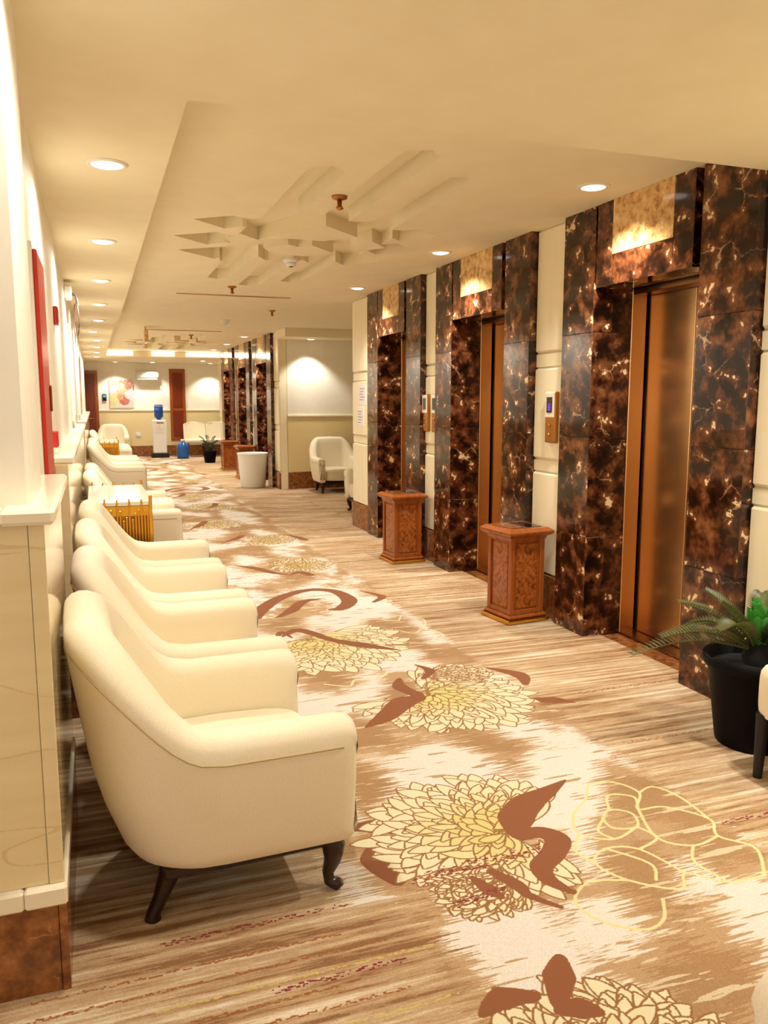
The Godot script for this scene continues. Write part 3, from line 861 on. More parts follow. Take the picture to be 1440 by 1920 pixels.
# ------------------------------------------------------------------ things on the walls
func build_wall_fittings() -> void:
	var t := thing("fire_cabinet", "tall red cabinet on the left wall in the gap of the ledge", "cabinet", Vector3(-0.19, 0.95, -3.23))
	put("frame", Geo.new().box(Vector3(0, -0.02, -0.235), Vector3(0.018, 1.015, 0.245), 0.003), M.white_metal, t)
	var leaf := put("door", Geo.new().box(Vector3(0.018, 0, -0.205), Vector3(0.032, 0.995, 0.21), 0.003), M.red, t)
	put("latch", Geo.new().box(Vector3(0.032, 0.45, -0.16), Vector3(0.040, 0.55, -0.14), 0.003), M.brass, leaf)
	var a := thing("alarm_call_point", "small red alarm box high on the left wall beyond the red cabinet", "alarm", Vector3(UPPER_X, 1.86, -4.95))
	put("body", Geo.new().box(Vector3(0, 0, -0.05), Vector3(0.024, 0.10, 0.05), 0.005), M.red, a)
	put("cover", Geo.new().box(Vector3(0.024, 0.02, -0.03), Vector3(0.028, 0.08, 0.03), 0.002), M.white_plastic, a)
	var b := thing("alarm_call_point", "small red alarm box low on the left wall just above the ledge", "alarm", Vector3(UPPER_X, 1.23, -4.0))
	put("body", Geo.new().box(Vector3(0, 0, -0.04), Vector3(0.03, 0.075, 0.04), 0.005), M.red, b)
	put("cover", Geo.new().box(Vector3(0.03, 0.015, -0.025), Vector3(0.034, 0.06, 0.025), 0.002), M.white_plastic, b)
	var s := thing("wall_lamp", "dark oval looped fitting on a white bracket high on the left wall", "wall lamp", Vector3(UPPER_X, 2.22, -7.3))
	put("bracket", Geo.new().box(Vector3(0, 0.05, -0.1), Vector3(0.06, 0.15, 0.1), 0.01), M.white_plastic, s)
	put("arm", Geo.new().tube([Vector3(0.05, 0.1, 0), Vector3(0.09, 0.08, 0), Vector3(0.1, 0.0, 0)], [0.010, 0.010, 0.014]), M.bronze, s)
	var ring := []
	for k in 25:
		var u := TAU * k / 24
		ring.append(Vector3(0.085 + 0.02 * cos(u), -0.11 + 0.13 * sin(u), 0.07 * cos(u)))
	put("loop", Geo.new().tube(ring, [0.006], 8, false), M.bronze, s)
	for d in [[-7.75, -8.6, 1.26, 2.12, "tall pale grey framed board on the left wall under the oval fitting"], [-10.9, -12.1, 1.26, 2.15, "framed patterned panel farther along the left wall"]]:
		var p := thing("wall_board", d[4], "picture", Vector3(UPPER_X, 0, (d[0] + d[1]) * 0.5))
		var h: float = (d[0] - d[1]) * 0.5
		put("frame", Geo.new().box(Vector3(0, d[2], -h), Vector3(0.03, d[3], h), 0.006), M.white_metal, p)
		put("board", Geo.new().box(Vector3(0.02, d[2] + 0.05, -h + 0.05), Vector3(0.034, d[3] - 0.05, h - 0.05), 0.002), M.paper if d[0] > -9.0 else M.beige_marble, p)
	# notices on the pier
	for n in [[1.40, 1.62, -8.56, "upper white paper notice on the cream pier by the third lift", 0], [1.17, 1.37, -8.63, "lower white paper notice with grey lines on the cream pier", 1]]:
		var p := thing("paper_notice", n[3], "notice", Vector3(2.80, 0, n[2]))
		put("sheet", Geo.new().box(Vector3(-0.003, n[0], -0.12), Vector3(0.001, n[1], 0.12), 0.0005), M.paper, p)
		var ink := Geo.new()
		for k in 5:
			ink.box(Vector3(-0.0036, n[1] - 0.05 - 0.03 * k, -0.09 + 0.02 * (k % 2)), Vector3(-0.003, n[1] - 0.043 - 0.03 * k, 0.08 - 0.03 * ((k + n[4]) % 3)), 0.0)
		put("writing", ink, M.ink, p)

# ------------------------------------------------------------------ seats
func arm_height(x: float, low: float, high: float) -> float:
	return low + (high - low) * smoothstep(0.0, 1.0, clampf((0.27 - x) / 0.33, 0.0, 1.0))

# an upholstered tub chair; its front looks along +x, its back top is at about x = -0.1
func make_chair(label: String, at: Vector3, turn: float, group: String) -> Node3D:
	var t := thing("armchair", label, "armchair", at, turn, group)
	var hw := 0.375
	var th := 0.125
	var stations := []       # [plan point, outward normal, lean, height, shrink]
	var fx := 0.645
	var rad := 0.27
	var left := []
	for q in [[fx, 0.05], [fx - 0.006, 0.02], [fx - 0.022, 0.005], [fx - 0.05, 0.0], [fx - 0.12, 0.0], [0.42, 0.0], [0.34, 0.0], [0.27, 0.0]]:
		left.append([Vector3(q[0], 0, hw - th * 0.5), Vector3(0, 0, 1), 0.02, arm_height(q[0], 0.55, 0.855), q[1]])
	for k in range(1, 13):
		var u := PI / 2 * k / 12.0
		var rz := 0.215
		var c := Vector3(0.235 - (rad - th * 0.5) * sin(u), 0, hw - rz + (rz - th * 0.5) * cos(u))
		var nn := Vector3(-sin(u) * (rz - th * 0.5), 0, cos(u) * (rad - th * 0.5)).normalized()
		left.append([c, nn, 0.02 + 0.075 * sin(u), lerpf(0.555, 0.855, smoothstep(0.0, 1.0, minf(k / 12.0 * 1.04, 1.0))), 0.0])
	for k in range(1, 5):
		left.append([Vector3(0.235 - (rad - th * 0.5), 0, (hw - 0.215) * (1.0 - k / 4.0)), Vector3(-1, 0, 0), 0.095, 0.852 + 0.008 * k / 4.0, 0.0])
	stations = left.duplicate()
	for k in range(left.size() - 2, -1, -1):
		var s: Array = left[k]
		stations.append([Vector3(s[0].x, 0, -s[0].z), Vector3(s[1].x, 0, -s[1].z), s[2], s[3], s[4]])
	var rows := []
	var seam_l := []
	for s in stations:
		var yb := 0.165
		var H: float = s[3]
		var sh: float = s[4]
		var hh := th * 0.5
		var prof := [Vector2(hh - 0.035, yb + sh), Vector2(hh - 0.01, yb + 0.012 + sh), Vector2(hh - sh, yb + 0.05)]
		for k in 5: prof.append(Vector2(hh + 0.004 * sin(PI * k / 5.0) - sh, lerpf(yb + 0.06, H - hh - 0.02, (k + 1) / 5.0)))
		for k in range(1, 9):
			var u := PI * k / 9.0
			prof.append(Vector2((hh + 0.010 * sin(u)) * cos(u) * (1.0 - sh * 6.0), H - hh + (hh + 0.004) * sin(u) - sh))
		prof.append(Vector2(-hh + sh, H - hh - 0.05))
		prof.append(Vector2(-hh + sh, 0.36))
		prof.append(Vector2(-hh + sh, 0.24))
		prof.append(Vector2(-hh + 0.03, yb + sh))
		var r := PackedVector3Array()
		for q in prof:
			var f: float = (q.y - yb) / (0.86 - yb)
			r.append(s[0] + s[1] * (q.x + s[2] * pow(clampf(f, 0.0, 1.2), 1.2) - 0.045 * pow(1.0 - clampf(f * 2.2, 0.0, 1.0), 2.0) * (0.4 - s[1].x)) + Vector3(0, q.y, 0))
		rows.append(r)
		if sh < 0.001:
			var fm: float = (H - hh - 0.01 - yb) / (0.86 - yb)
			seam_l.append(s[0] + s[1] * (hh + 0.0025 + s[2] * pow(fm, 1.2)) + Vector3(0, H - hh - 0.01, 0))
	put("upholstered_shell", Geo.new().grid(rows, true, 0, true, true), M.fabric, t)
	put("piping", Geo.new().tube(seam_l, [0.003], 6), M.seam, t)
	# seat cushion: a crowned pad
	var pad := []
	for j in 9:
		var v := -1.0 + 2.0 * j / 8.0
		var rr := PackedVector3Array()
		for i in 24:
			var u := TAU * i / 24
			var cx := signf(cos(u)) * pow(absf(cos(u)), 0.35)
			var cz := signf(sin(u)) * pow(absf(sin(u)), 0.35)
			var sc := pow(maxf(1.0 - pow(absf(v), 6.0), 0.0), 0.3) * 0.06 + 0.94
			rr.append(Vector3(0.345 + 0.285 * cx * sc, 0.28 + 0.085 * v + (0.012 * (1.0 - cx * cx * cz * cz) if v > 0.9 else 0.0), 0.262 * cz * sc))
		pad.append(rr)
	put("seat", Geo.new().grid(pad, true, 0, true, true), M.fabric, t)
	put("apron", Geo.new().box(Vector3(0.10, 0.132, -0.30), Vector3(0.605, 0.172, 0.30), 0.008), M.dark_wood, t)
	for sz in [-1.0, 1.0]:
		var f := Geo.new()
		f.tube([Vector3(0.585, 0.165, sz * 0.28), Vector3(0.592, 0.135, sz * 0.29), Vector3(0.588, 0.09, sz * 0.292), Vector3(0.575, 0.05, sz * 0.286), Vector3(0.578, 0.024, sz * 0.29), Vector3(0.598, 0.014, sz * 0.30), Vector3(0.612, 0.022, sz * 0.305)], [0.034, 0.036, 0.026, 0.018, 0.018, 0.02, 0.012], 12)
		f.tube([Vector3(0.56, 0.155, sz * 0.28), Vector3(0.53, 0.14, sz * 0.28), Vector3(0.51, 0.147, sz * 0.28)], [0.02, 0.014, 0.008], 8)
		put("leg", f, M.dark_wood, t)
		var k := Geo.new()
		k.tube([Vector3(0.13, 0.165, sz * 0.24), Vector3(0.12, 0.12, sz * 0.245), Vector3(0.095, 0.06, sz * 0.25), Vector3(0.075, 0.02, sz * 0.252), Vector3(0.072, 0.0, sz * 0.252)], [0.034, 0.03, 0.022, 0.02, 0.024], 12)
		put("leg", k, M.dark_wood, t)
	return t

func build_chairs() -> void:
	var g := "cream armchairs along the left wall"
	var c := make_chair("cream armchair nearest the camera, its whole side and carved leg in view", Vector3(0.010, 0, -2.43), 0.03, g)
	var n := 1
	for d in [[-3.26, "second cream armchair of the row, right behind the nearest one"], [-4.09, "third cream armchair of the near row along the dado"], [-4.92, "fourth cream armchair, just before the gold side table"], [-7.17, "cream armchair directly behind the gold side table, flank in view"], [-8.0, "cream armchair second behind the gold side table"], [-12.0, "cream armchair first of the distant row, its dark flank in view"], [-12.83, "cream armchair second of the distant row"], [-13.66, "cream armchair third of the distant row before the small gold table"], [-16.6, "cream armchair beyond the distant gold table"], [-17.45, "cream armchair last along the left wall"]]:
		copy_of(c, d[1], Vector3(0.007 + 0.004 * (n % 2), 0, d[0]), 0.012 * ((n % 3) - 1), g)
		n += 1
	copy_of(c, "cream armchair standing against the end wall left of the water dispenser", Vector3(0.42, 0, -21.78), -PI / 2, "armchairs away from the row")
	copy_of(c, "cream armchair facing out of the recess under the bright lamp", Vector3(3.62, 0, -12.78), -PI / 2, "armchairs away from the row")
	copy_of(c, "cream armchair half hidden behind the cream pier", Vector3(3.72, 0, -9.85), PI, "armchairs away from the row")
	copy_of(c, "cream armchair cut off at the lower right corner of the view", Vector3(1.325, 0, -0.27), PI / 2, "armchairs away from the row")
	# backless padded seat by the pot
	var s := thing("padded_seat", "tan padded seat on slim black legs in front of the potted cycad", "stool", Vector3(2.565, 0, -2.05))
	var pad := []
	for j in 11:
		var v := -1.0 + 2.0 * j / 10.0
		var rr := PackedVector3Array()
		var k := pow(maxf(1.0 - pow(absf(v), 4.0), 0.0), 0.5) * 0.05 + 0.95
		for i in 32:
			var u := TAU * i / 32
			rr.append(Vector3(0.24 * signf(cos(u)) * pow(absf(cos(u)), 0.22) * k, 0.345 + 0.098 * v, 0.275 * signf(sin(u)) * pow(absf(sin(u)), 0.22) * k))
		pad.append(rr)
	put("seat", Geo.new().grid(pad, true, 0, true, true), M.fabric, s)
	for sx in [-1.0, 1.0]:
		for sz in [-1.0, 1.0]:
			put("leg", Geo.new().tube([Vector3(sx * 0.212, 0.26, sz * 0.235), Vector3(sx * 0.217, 0.0, sz * 0.24)], [0.026, 0.017], 10), M.black, s)

# ------------------------------------------------------------------ tables, bins, plants
func side_table(label: String, at: Vector3, w: float, d: float, h: float) -> void:
	var t := thing("side_table", label, "side table", at, 0.0, "gold side tables with white tops")
	put("top", Geo.new().box(Vector3(-w / 2, h - 0.03, -d / 2), Vector3(w / 2, h, d / 2), 0.004), M.stone_top, t)
	put("frame", Geo.new().box(Vector3(-w / 2 + 0.01, h - 0.10, -d / 2 + 0.004), Vector3(w / 2 - 0.01, h - 0.03, d / 2 - 0.004), 0.003), M.gold, t)
	put("plinth", Geo.new().box(Vector3(-w / 2, 0, -d / 2), Vector3(w / 2, 0.03, d / 2), 0.003), M.gold, t)
	put("core", Geo.new().box(Vector3(-w / 2 + 0.03, 0.03, -d / 2 + 0.03), Vector3(w / 2 - 0.03, h - 0.1, d / 2 - 0.03), 0.003), M.brass, t)
	var rng := RandomNumberGenerator.new()
	rng.seed = 77
	for side in [-1.0, 1.0]:
		var n := 21
		for k in n:
			var x := -w / 2 + 0.008 + (w - 0.016) * k / (n - 1)
			var top := h - rng.randf_range(0.05, 0.14)
			if k % 4 == 1: top = h + rng.randf_range(0.012, 0.03)
			if k == n - 1: top = h + 0.035
			var r := 0.011 if k == n - 1 else 0.0055
			put("slat", Geo.new().box(Vector3(x - r, 0.02, side * d / 2 - 0.007), Vector3(x + r, top, side * d / 2 + 0.007), 0.002), M.gold, t)
	for k in 12:
		var z := -d / 2 + d * (k + 0.5) / 12.0
		put("slat", Geo.new().box(Vector3(w / 2 - 0.007, 0.02, z - 0.0065), Vector3(w / 2 + 0.007, h - rng.randf_range(0.06, 0.2), z + 0.0065), 0.002), M.gold, t)

func litter_bin(label: String, at: Vector3, turn: float) -> void:
	var t := thing("litter_bin", label, "bin", at, turn, "wooden lobby bins")
	put("plinth", Geo.new().box(Vector3(-0.165, 0, -0.165), Vector3(0.165, 0.028, 0.165), 0.006), M.gold, t)
	put("plinth_step", Geo.new().box(Vector3(-0.150, 0.028, -0.150), Vector3(0.150, 0.055, 0.150), 0.010), M.bin_wood, t)
	var bd := put("body", Geo.new().box(Vector3(-0.118, 0.05, -0.118), Vector3(0.118, 0.56, 0.118), 0.002), M.bin_wood, t)
	for sx in [-1.0, 1.0]:
		for sz in [-1.0, 1.0]:
			put("post", Geo.new().box(Vector3(sx * 0.10, 0.055, sz * 0.10), Vector3(sx * 0.134, 0.555, sz * 0.134), 0.004), M.bin_wood, t)
	for k in 4:
		var xf := Transform3D(Basis(Vector3.UP, PI / 2 * k), Vector3.ZERO)
		put("panel", Geo.new().box(Vector3(-0.082, 0.095, 0.115), Vector3(0.082, 0.52, 0.125), 0.003, xf), M.burl, bd)
		put("rail", Geo.new().box(Vector3(-0.10, 0.055, 0.115), Vector3(0.10, 0.085, 0.131), 0.003, xf), M.bin_wood, t)
		put("rail", Geo.new().box(Vector3(-0.10, 0.53, 0.115), Vector3(0.10, 0.56, 0.131), 0.003, xf), M.bin_wood, t)
	var rows := []
	for q in [[0.136, 0.545], [0.142, 0.565], [0.170, 0.582], [0.176, 0.592], [0.176, 0.602], [0.150, 0.622], [0.146, 0.624]]:
		rows.append(PackedVector3Array([Vector3(q[0], q[1], q[0]), Vector3(q[0], q[1], -q[0]), Vector3(-q[0], q[1], -q[0]), Vector3(-q[0], q[1], q[0])]))
	var cap := Geo.new()
	for i in rows.size() - 1:
		for j in 4:
			var k2 := (j + 1) % 4
			cap.face([rows[i][j], rows[i + 1][j], rows[i + 1][k2], rows[i][k2]], (rows[i][j] + rows[i][k2]) * Vector3(1, 0, 1) + Vector3(0, 0.05, 0))
	cap.face([rows[6][0], rows[6][1], rows[6][2], rows[6][3]], Vector3.UP)
	cap.face([rows[0][0], rows[0][1], rows[0][2], rows[0][3]], Vector3.DOWN)
	var top := put("cap", cap, M.bin_wood, t)
	put("opening", Geo.new().box(Vector3(0.012, 0.6235, -0.11), Vector3(0.12, 0.6265, 0.11), 0.001), M.black_gloss, top)
	put("ash_tray", Geo.new().box(Vector3(-0.12, 0.6235, -0.11), Vector3(-0.012, 0.630, 0.11), 0.002), M.brown_stone, top)

func frond(root: Node, called: String, base: Vector3, tip: Vector3, rise: float, mat: Material, wide := 0.075) -> void:
	var g := Geo.new()
	var n := 30
	var path := []
	for k in n + 1:
		var u := float(k) / n
		path.append(base.lerp(tip, u) + Vector3(0, rise * sin(PI * u) , 0))
	var rad := []
	for k in n + 1: rad.append(0.006 * (1.0 - 0.8 * k / n))
	g.tube(path, rad, 5)
	for k in range(3, n):
		var d: Vector3 = (path[k + 1] - path[k - 1]).normalized()
		var side := d.cross(Vector3.UP)
		if side.length() < 0.2: side = Vector3(1, 0, 0)
		side = side.normalized()
		var up := side.cross(d).normalized()
		var u2 := float(k) / n
		var len_ := wide * (0.35 + 0.65 * sin(PI * pow(u2, 0.75))) + 0.008
		for sg in [-1.0, 1.0]:
			var a: Vector3 = path[k]
			var out: Vector3 = (side * sg + d * 0.5 + up * 0.45).normalized() * len_
			var hw := 0.0056
			var m := a + out * 0.5 + up * 0.004
			g.quad(a - d * hw * 0.5, m - d * hw, a + out, m + d * hw)
			g.tri(a - d * hw * 0.5, m + d * hw, a + d * hw * 0.5)
	put(called, g, mat, root)

func build_furniture() -> void:
	side_table("gold slatted side table with a white top between the near armchairs", Vector3(0.13, 0, -6.08), 0.40, 1.12, 0.785)
	side_table("small gold slatted side table between the distant armchairs", Vector3(0.16, 0, -15.1), 0.42, 1.0, 0.75)
	litter_bin("wooden litter bin nearest the camera, between the first and second lifts", Vector3(2.60, 0, -4.675), 0.12)
	litter_bin("wooden litter bin between the second and third lifts", Vector3(2.585, 0, -6.76), 0.06)
	litter_bin("wooden litter bin half hidden behind the white round pot", Vector3(2.62, 0, -15.14), 0.04)
	litter_bin("reddish wooden litter bin by the farthest lifts", Vector3(2.62, 0, -17.09), 0.02)
	# pot with a cycad
	var p := thing("plant_pot", "large black plastic plant pot beside the nearest lift", "plant pot", Vector3(2.585, 0, -2.56))
	var pot := Geo.new()
	pot.lathe([Vector2(0.0001, 0.0), Vector2(0.148, 0.0), Vector2(0.153, 0.01), Vector2(0.196, 0.335), Vector2(0.214, 0.34), Vector2(0.218, 0.352), Vector2(0.218, 0.375), Vector2(0.212, 0.382), Vector2(0.200, 0.375), Vector2(0.192, 0.32), Vector2(0.0001, 0.32)], 48)
	put("body", pot, M.pot, p)
	put("soil", Geo.new().lathe([Vector2(0.0001, 0.318), Vector2(0.19, 0.318), Vector2(0.188, 0.330), Vector2(0.1, 0.345), Vector2(0.0001, 0.35)], 32), M.soil, p)
	var c := thing("cycad", "cycad with olive feathery fronds and a bright green heart in the black pot", "plant", Vector3(2.585, 0.34, -2.56))
	put("trunk", Geo.new().lathe([Vector2(0.06, -0.01), Vector2(0.065, 0.03), Vector2(0.045, 0.09), Vector2(0.0001, 0.11)], 16), M.soil, c)
	for f in [[-0.60, 0.08, -0.06, 0.05], [-0.47, 0.15, -0.04, 0.05], [-0.34, 0.27, -0.10, 0.04], [-0.30, 0.20, 0.10, 0.06], [-0.14, 0.29, -0.18, 0.03], [0.10, 0.30, 0.06, 0.03], [0.16, 0.26, -0.16, 0.05], [0.17, 0.20, 0.20, 0.05], [0.19, 0.12, 0.10, 0.05], [-0.20, 0.28, -0.02, 0.02], [0.19, 0.06, -0.22, 0.06], [-0.2, 0.06, -0.30, 0.08]]:
		frond(c, "frond", Vector3(f[0] * 0.08, 0.07, f[2] * 0.08), Vector3(f[0], f[1], f[2]), f[3], M.frond, 0.062)
	for f in [[0.07, 0.24, 0.14], [0.03, 0.20, 0.16], [0.11, 0.20, 0.12]]:
		frond(c, "frond", Vector3(0, 0.07, 0.02), Vector3(f[0], f[1], f[2]), 0.04, M.frond_dark)
	for f in [[-0.05, 0.27, 0.02], [-0.09, 0.25, 0.04], [-0.02, 0.28, -0.02], [0.02, 0.26, 0.04], [-0.07, 0.22, 0.08]]:
		frond(c, "heart_leaf", Vector3(-0.01, 0.06, 0.01), Vector3(f[0], f[1], f[2]), 0.01, M.frond_green, 0.05)
	# big white pot by the far lifts
	var w := thing("white_tub", "large white round tub in front of the far lift fronts", "tub", Vector3(2.47, 0, -13.5))
	put("body", Geo.new().lathe([Vector2(0.0001, 0.0), Vector2(0.19, 0.0), Vector2(0.205, 0.02), Vector2(0.245, 0.52), Vector2(0.255, 0.56), Vector2(0.262, 0.57), Vector2(0.255, 0.58), Vector2(0.238, 0.56), Vector2(0.225, 0.45), Vector2(0.0001, 0.44)], 40), M.white_plastic, w)
	put("soil", Geo.new().lathe([Vector2(0.0001, 0.42), Vector2(0.226, 0.44), Vector2(0.225, 0.452), Vector2(0.0001, 0.47)], 24), M.soil, w)

# ------------------------------------------------------------------ ceiling fittings
func sprinkler(x: float, z: float, label: String) -> void:
	var t := thing("sprinkler", label, "sprinkler", Vector3(x, COFFER_Y, z), 0.0, "ceiling sprinklers")
	put("rosette", Geo.new().lathe([Vector2(0.0001, 0.0), Vector2(0.045, 0.0), Vector2(0.042, -0.012), Vector2(0.02, -0.02), Vector2(0.0001, -0.02)], 24), M.brass, t)
	put("nozzle", Geo.new().lathe([Vector2(0.0001, -0.018), Vector2(0.014, -0.02), Vector2(0.012, -0.05), Vector2(0.018, -0.055), Vector2(0.022, -0.066), Vector2(0.008, -0.072), Vector2(0.0001, -0.072)], 16), M.brass, t)

func build_ceiling_fittings() -> void:
	sprinkler(1.318, -4.42, "brass pendent sprinkler beside the ceiling star, nearest of all")
	sprinkler(1.323, -8.13, "small brass sprinkler before the first ceiling slot")
	sprinkler(2.125, -10.08, "small brass sprinkler beyond the first ceiling slot, to its right")
	sprinkler(1.6, -14.2, "tiny brass sprinkler before the distant ceiling star")
	var d := thing("smoke_detector", "white round smoke detector hanging below the ceiling star", "smoke detector", Vector3(1.52, COFFER_Y, -6.45), 0.0, "ceiling detectors")
	put("base", Geo.new().lathe([Vector2(0.0001, 0.0), Vector2(0.062, 0.0), Vector2(0.062, -0.02), Vector2(0.05, -0.026), Vector2(0.0001, -0.026)], 28), M.white_plastic, d)
	put("sensor", Geo.new().lathe([Vector2(0.0001, -0.026), Vector2(0.042, -0.026), Vector2(0.038, -0.048), Vector2(0.02, -0.056), Vector2(0.0001, -0.056)], 24), M.white_plastic, d)
	put("vent", Geo.new().lathe([Vector2(0.012, -0.055), Vector2(0.02, -0.0585), Vector2(0.012, -0.0595), Vector2(0.012, -0.055)], 16), M.black, d)
	copy_of(d, "small white round detector beyond the first ceiling slot", Vector3(1.766, COFFER_Y, -11.47), 0.0, "ceiling detectors")
	for s in [[0.84, 2.06, -8.77, "long thin dark air slot across the ceiling, the nearer of two"], [0.80, 1.98, -13.31, "long thin dark air slot across the ceiling, the farther of two"]]:
		var t := thing("air_slot", s[3], "air vent", Vector3((s[0] + s[1]) * 0.5, COFFER_Y, s[2]), 0.0, "ceiling air slots")
		var h: float = (s[1] - s[0]) * 0.5
		put("frame", Geo.new().box(Vector3(-h, -0.012, -0.03), Vector3(h, 0.004, 0.03), 0.004), M.ceiling, t)
		put("opening", Geo.new().box(Vector3(-h + 0.01, -0.014, -0.012), Vector3(h - 0.01, -0.008, 0.03), 0.001), M.brass, t)
	var x := thing("hanging_sign", "small hanging sign seen edge on below the far ceiling", "sign", Vector3(0.78, COFFER_Y, -12.9))
	put("rod", Geo.new().tube([Vector3(0, 0.0, 0), Vector3(0, -0.06, 0)], [0.008, 0.008], 8), M.brass, x)
	put("board", Geo.new().box(Vector3(-0.03, -0.24, -0.18), Vector3(0.03, -0.06, 0.18), 0.006), M.beige_marble, x)

# ------------------------------------------------------------------ far end
func build_far_end() -> void:
	var d := thing("wood_panel", "tall narrow dark red wooden door panel on the end wall right of the water dispenser", "wood panel", Vector3(2.08, 0, FAR_Z))
	var pf := put("frame", Geo.new().box(Vector3(-0.2, 0.40, 0.0), Vector3(0.2, 2.27, 0.035), 0.006), M.bin_wood, d)
	for q in [[0.50, 1.2], [1.27, 2.17]]: put("inset", Geo.new().box(Vector3(-0.13, q[0], 0.02), Vector3(0.13, q[1], 0.045), 0.012), M.door_wood, pf)
	var e := thing("wood_door", "dark red wooden door in the left corner of the end wall", "door", Vector3(-0.36, 0, FAR_Z))
	put("frame", Geo.new().box(Vector3(-0.5, 0, 0.0), Vector3(0.47, 2.2, 0.04), 0.006), M.bin_wood, e)
	var lf := put("leaf", Geo.new().box(Vector3(-0.42, 0.01, 0.02), Vector3(0.40, 2.12, 0.055), 0.006), M.door_wood, e)
	put("handle", Geo.new().tube([Vector3(0.33, 1.0, 0.05), Vector3(0.33, 1.0, 0.10), Vector3(0.22, 1.0, 0.10)], [0.01], 8), M.brass, lf)
	# painting
	var im := Image.create(256, 320, false, Image.FORMAT_RGB8)
	im.fill(Color8(222, 208, 206))
	var pr := Print.new()
	pr.im = im; pr.x0 = 0.0; pr.z0 = 1.25; pr.sx = 256.0; pr.sz = 256.0
	var rng := RandomNumberGenerator.new()
	rng.seed = 9
	for b in [[0.2, 1.1, 0.3, 226, 212, 140], [0.15, 0.75, 0.25, 206, 200, 214], [0.2, 0.35, 0.3, 224, 210, 144], [0.7, 1.05, 0.3, 186, 126, 98], [0.55, 0.7, 0.22, 216, 184, 134], [0.62, 0.35, 0.22, 190, 108, 88], [0.85, 0.6, 0.2, 214, 200, 206], [0.5, 0.95, 0.15, 222, 198, 170], [0.45, 0.5, 0.12, 206, 154, 122]]:
		for k in 500:
			var r := sqrt(rng.randf()) * float(b[2])
			var u := rng.randf() * TAU
			var j := rng.randi_range(-14, 14)
			pr.disc(b[0] + r * cos(u), b[1] + r * sin(u), rng.randf_range(0.006, 0.03), Color8(clampi(b[3] + j, 0, 255), clampi(b[4] + j, 0, 255), clampi(b[5] + j, 0, 255)))
	var pm := plain(Color.WHITE, 0.6)
	pm.albedo_texture = tex(im)
	var pt := thing("painting", "unframed canvas painting with soft red, yellow and lilac patches on the end wall", "painting", Vector3(0.67, 1.62, FAR_Z))
	put("canvas", Geo.new().box(Vector3(-0.29, -0.36, 0.0), Vector3(0.29, 0.36, 0.035), 0.004), M.white_metal, pt)
	var st := SurfaceTool.new()
	st.begin(Mesh.PRIMITIVE_TRIANGLES)
	var cs := [Vector3(-0.285, 0.355, 0.036), Vector3(0.285, 0.355, 0.036), Vector3(0.285, -0.355, 0.036), Vector3(-0.285, -0.355, 0.036)]
	var uv := [Vector2(0, 0), Vector2(1, 0), Vector2(1, 1), Vector2(0, 1)]
	for k in [0, 1, 2, 0, 2, 3]:
		st.set_uv(uv[k]); st.set_normal(Vector3(0, 0, 1)); st.add_vertex(cs[k])
	put("picture", st.commit(), pm, pt)
	var ap := thing("access_panel", "small black wall panel with a blue screen left of the painting", "wall panel", Vector3(0.26, 1.53, FAR_Z))
	var apb := put("body", Geo.new().box(Vector3(-0.05, -0.09, 0), Vector3(0.05, 0.09, 0.03), 0.006), M.black_gloss, ap)
	put("screen", Geo.new().box(Vector3(-0.035, 0.0, 0.028), Vector3(0.035, 0.07, 0.032), 0.001), M.cyan, apb)
	var ac := thing("air_conditioner", "white split air conditioner high on the end wall", "air conditioner", Vector3(1.32, 2.10, FAR_Z))
	var rows := []
	for xx in [-0.28, 0.28]:
		var r := PackedVector3Array()
		for q in [[0.0, -0.1], [0.12, -0.1], [0.17, -0.05], [0.18, 0.03], [0.15, 0.09], [0.10, 0.1], [0.0, 0.1]]: r.append(Vector3(xx, q[1], q[0]))
		rows.append(r)
	put("body", Geo.new().grid(rows, true, 0, true, true), M.white_plastic, ac)
	put("flap", Geo.new().box(Vector3(-0.26, -0.115, 0.06), Vector3(0.26, -0.095, 0.17), 0.004), M.white_metal, ac)
	var so := thing("wall_socket", "small white wall socket low on the end wall", "socket", Vector3(1.05, 0.58, FAR_Z + 0.012))
	put("plate", Geo.new().box(Vector3(-0.06, -0.05, 0), Vector3(0.06, 0.05, 0.012), 0.003), M.white_plastic, so)
	put("switch", Geo.new().box(Vector3(-0.02, -0.02, 0.01), Vector3(0.02, 0.02, 0.018), 0.003), M.white_plastic, so)
	# water dispenser with its bottle, a spare bottle, plant
	var wd := thing("water_dispenser", "white standing water dispenser on a black base by the end wall", "water dispenser", Vector3(1.55, 0, -21.55))
	put("base", Geo.new().box(Vector3(-0.22, 0, -0.2), Vector3(0.22, 0.11, 0.2), 0.012), M.black, wd)
	var wb := put("body", Geo.new().box(Vector3(-0.165, 0.11, -0.16), Vector3(0.165, 0.96, 0.16), 0.02), M.white_plastic, wd)
	put("tap_recess", Geo.new().box(Vector3(-0.1, 0.62, 0.155), Vector3(0.1, 0.82, 0.164), 0.006), M.white_metal, wb)
	put("control_strip", Geo.new().box(Vector3(-0.07, 0.875, 0.158), Vector3(0.1, 0.9, 0.166), 0.002), M.steel_dark, wb)
	for sx in [-0.05, 0.05]: put("tap", Geo.new().tube([Vector3(sx, 0.79, 0.16), Vector3(sx, 0.79, 0.20), Vector3(sx, 0.76, 0.205)], [0.012], 8), M.white_plastic, wb)
	var bt := thing("water_bottle", "blue water bottle upside down on top of the dispenser", "water bottle", Vector3(1.55, 0.962, -21.55), 0.0, "blue water bottles")
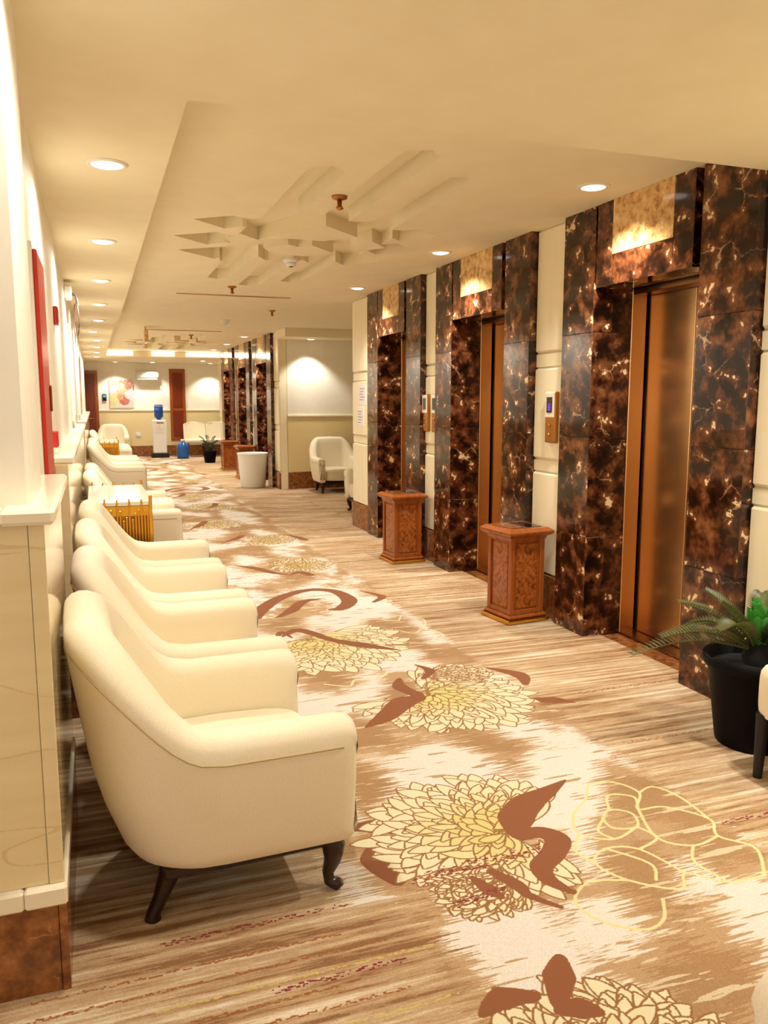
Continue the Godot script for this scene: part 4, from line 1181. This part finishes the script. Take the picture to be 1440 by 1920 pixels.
	put("body", Geo.new().lathe([Vector2(0.0001, 0.0), Vector2(0.05, 0.0), Vector2(0.06, 0.03), Vector2(0.11, 0.08), Vector2(0.115, 0.15), Vector2(0.108, 0.17), Vector2(0.115, 0.19), Vector2(0.115, 0.27), Vector2(0.108, 0.29), Vector2(0.115, 0.31), Vector2(0.112, 0.37), Vector2(0.09, 0.39), Vector2(0.0001, 0.39)], 32), M.blue_clear, bt)
	put("water", Geo.new().lathe([Vector2(0.0001, 0.01), Vector2(0.045, 0.01), Vector2(0.056, 0.035), Vector2(0.104, 0.084), Vector2(0.104, 0.33), Vector2(0.0001, 0.33)], 24), M.blue, bt)
	var b2 := thing("water_bottle", "full blue water bottle standing on the carpet right of the dispenser", "water bottle", Vector3(2.066, 0, -20.95), 0.0, "blue water bottles")
	put("body", Geo.new().lathe([Vector2(0.0001, 0.0), Vector2(0.13, 0.0), Vector2(0.15, 0.02), Vector2(0.15, 0.14), Vector2(0.142, 0.16), Vector2(0.15, 0.18), Vector2(0.15, 0.30), Vector2(0.12, 0.37), Vector2(0.05, 0.41), Vector2(0.045, 0.45), Vector2(0.0001, 0.45)], 32), M.blue, b2)
	put("cap", Geo.new().lathe([Vector2(0.0001, 0.44), Vector2(0.05, 0.44), Vector2(0.05, 0.48), Vector2(0.0001, 0.485)], 20), M.white_plastic, b2)
	var pp := thing("plant_pot", "small black plant pot on the carpet before the far chairs", "plant pot", Vector3(2.52, 0, -19.3))
	put("body", Geo.new().lathe([Vector2(0.0001, 0.0), Vector2(0.12, 0.0), Vector2(0.16, 0.26), Vector2(0.165, 0.28), Vector2(0.15, 0.28), Vector2(0.14, 0.22), Vector2(0.0001, 0.22)], 28), M.pot, pp)
	put("soil", Geo.new().lathe([Vector2(0.0001, 0.21), Vector2(0.143, 0.22), Vector2(0.14, 0.235), Vector2(0.0001, 0.24)], 20), M.soil, pp)
	var pl := thing("palm_plant", "small dark palm plant in the far black pot", "plant", Vector3(2.52, 0.23, -19.3))
	for k in 11:
		var u := TAU * k / 11.0
		frond(pl, "frond", Vector3(0, 0, 0), Vector3(0.27 * cos(u), 0.16 + 0.12 * (k % 3), 0.27 * sin(u)), 0.08, M.frond_dark, 0.06)
	for s in [[2.46, "pale padded side chair by the end wall, left of the pair"], [3.04, "pale padded side chair by the end wall, right of the pair"]]:
		var c := thing("side_chair", s[1], "chair", Vector3(s[0], 0, -21.55), 0.0, "pale side chairs at the end wall")
		var back := []
		for j in 9:
			var v := j / 8.0
			var r := PackedVector3Array()
			for i in 17:
				var h := -1.0 + 2.0 * i / 16.0
				r.append(Vector3(0.285 * h, 0.42 + v * (0.42 + 0.07 * (1.0 - h * h)), -0.2 - 0.06 * v + 0.05 * h * h + 0.03))
			for i in range(16, -1, -1):
				var h2 := -1.0 + 2.0 * i / 16.0
				r.append(Vector3(0.285 * h2, 0.42 + v * (0.42 + 0.07 * (1.0 - h2 * h2)), -0.2 - 0.06 * v + 0.05 * h2 * h2 - 0.03))
			back.append(r)
		put("backrest", Geo.new().grid(back, true, 0, true, true), M.fabric, c)
		put("seat", Geo.new().box(Vector3(-0.285, 0.36, -0.22), Vector3(0.285, 0.46, 0.24), 0.03), M.fabric, c)
		for sx in [-1.0, 1.0]:
			for sz in [-1.0, 1.0]:
				put("leg", Geo.new().tube([Vector3(sx * 0.21, 0.37, sz * 0.18), Vector3(sx * 0.22, 0.0, sz * 0.2)], [0.022, 0.015], 8), M.black, c)
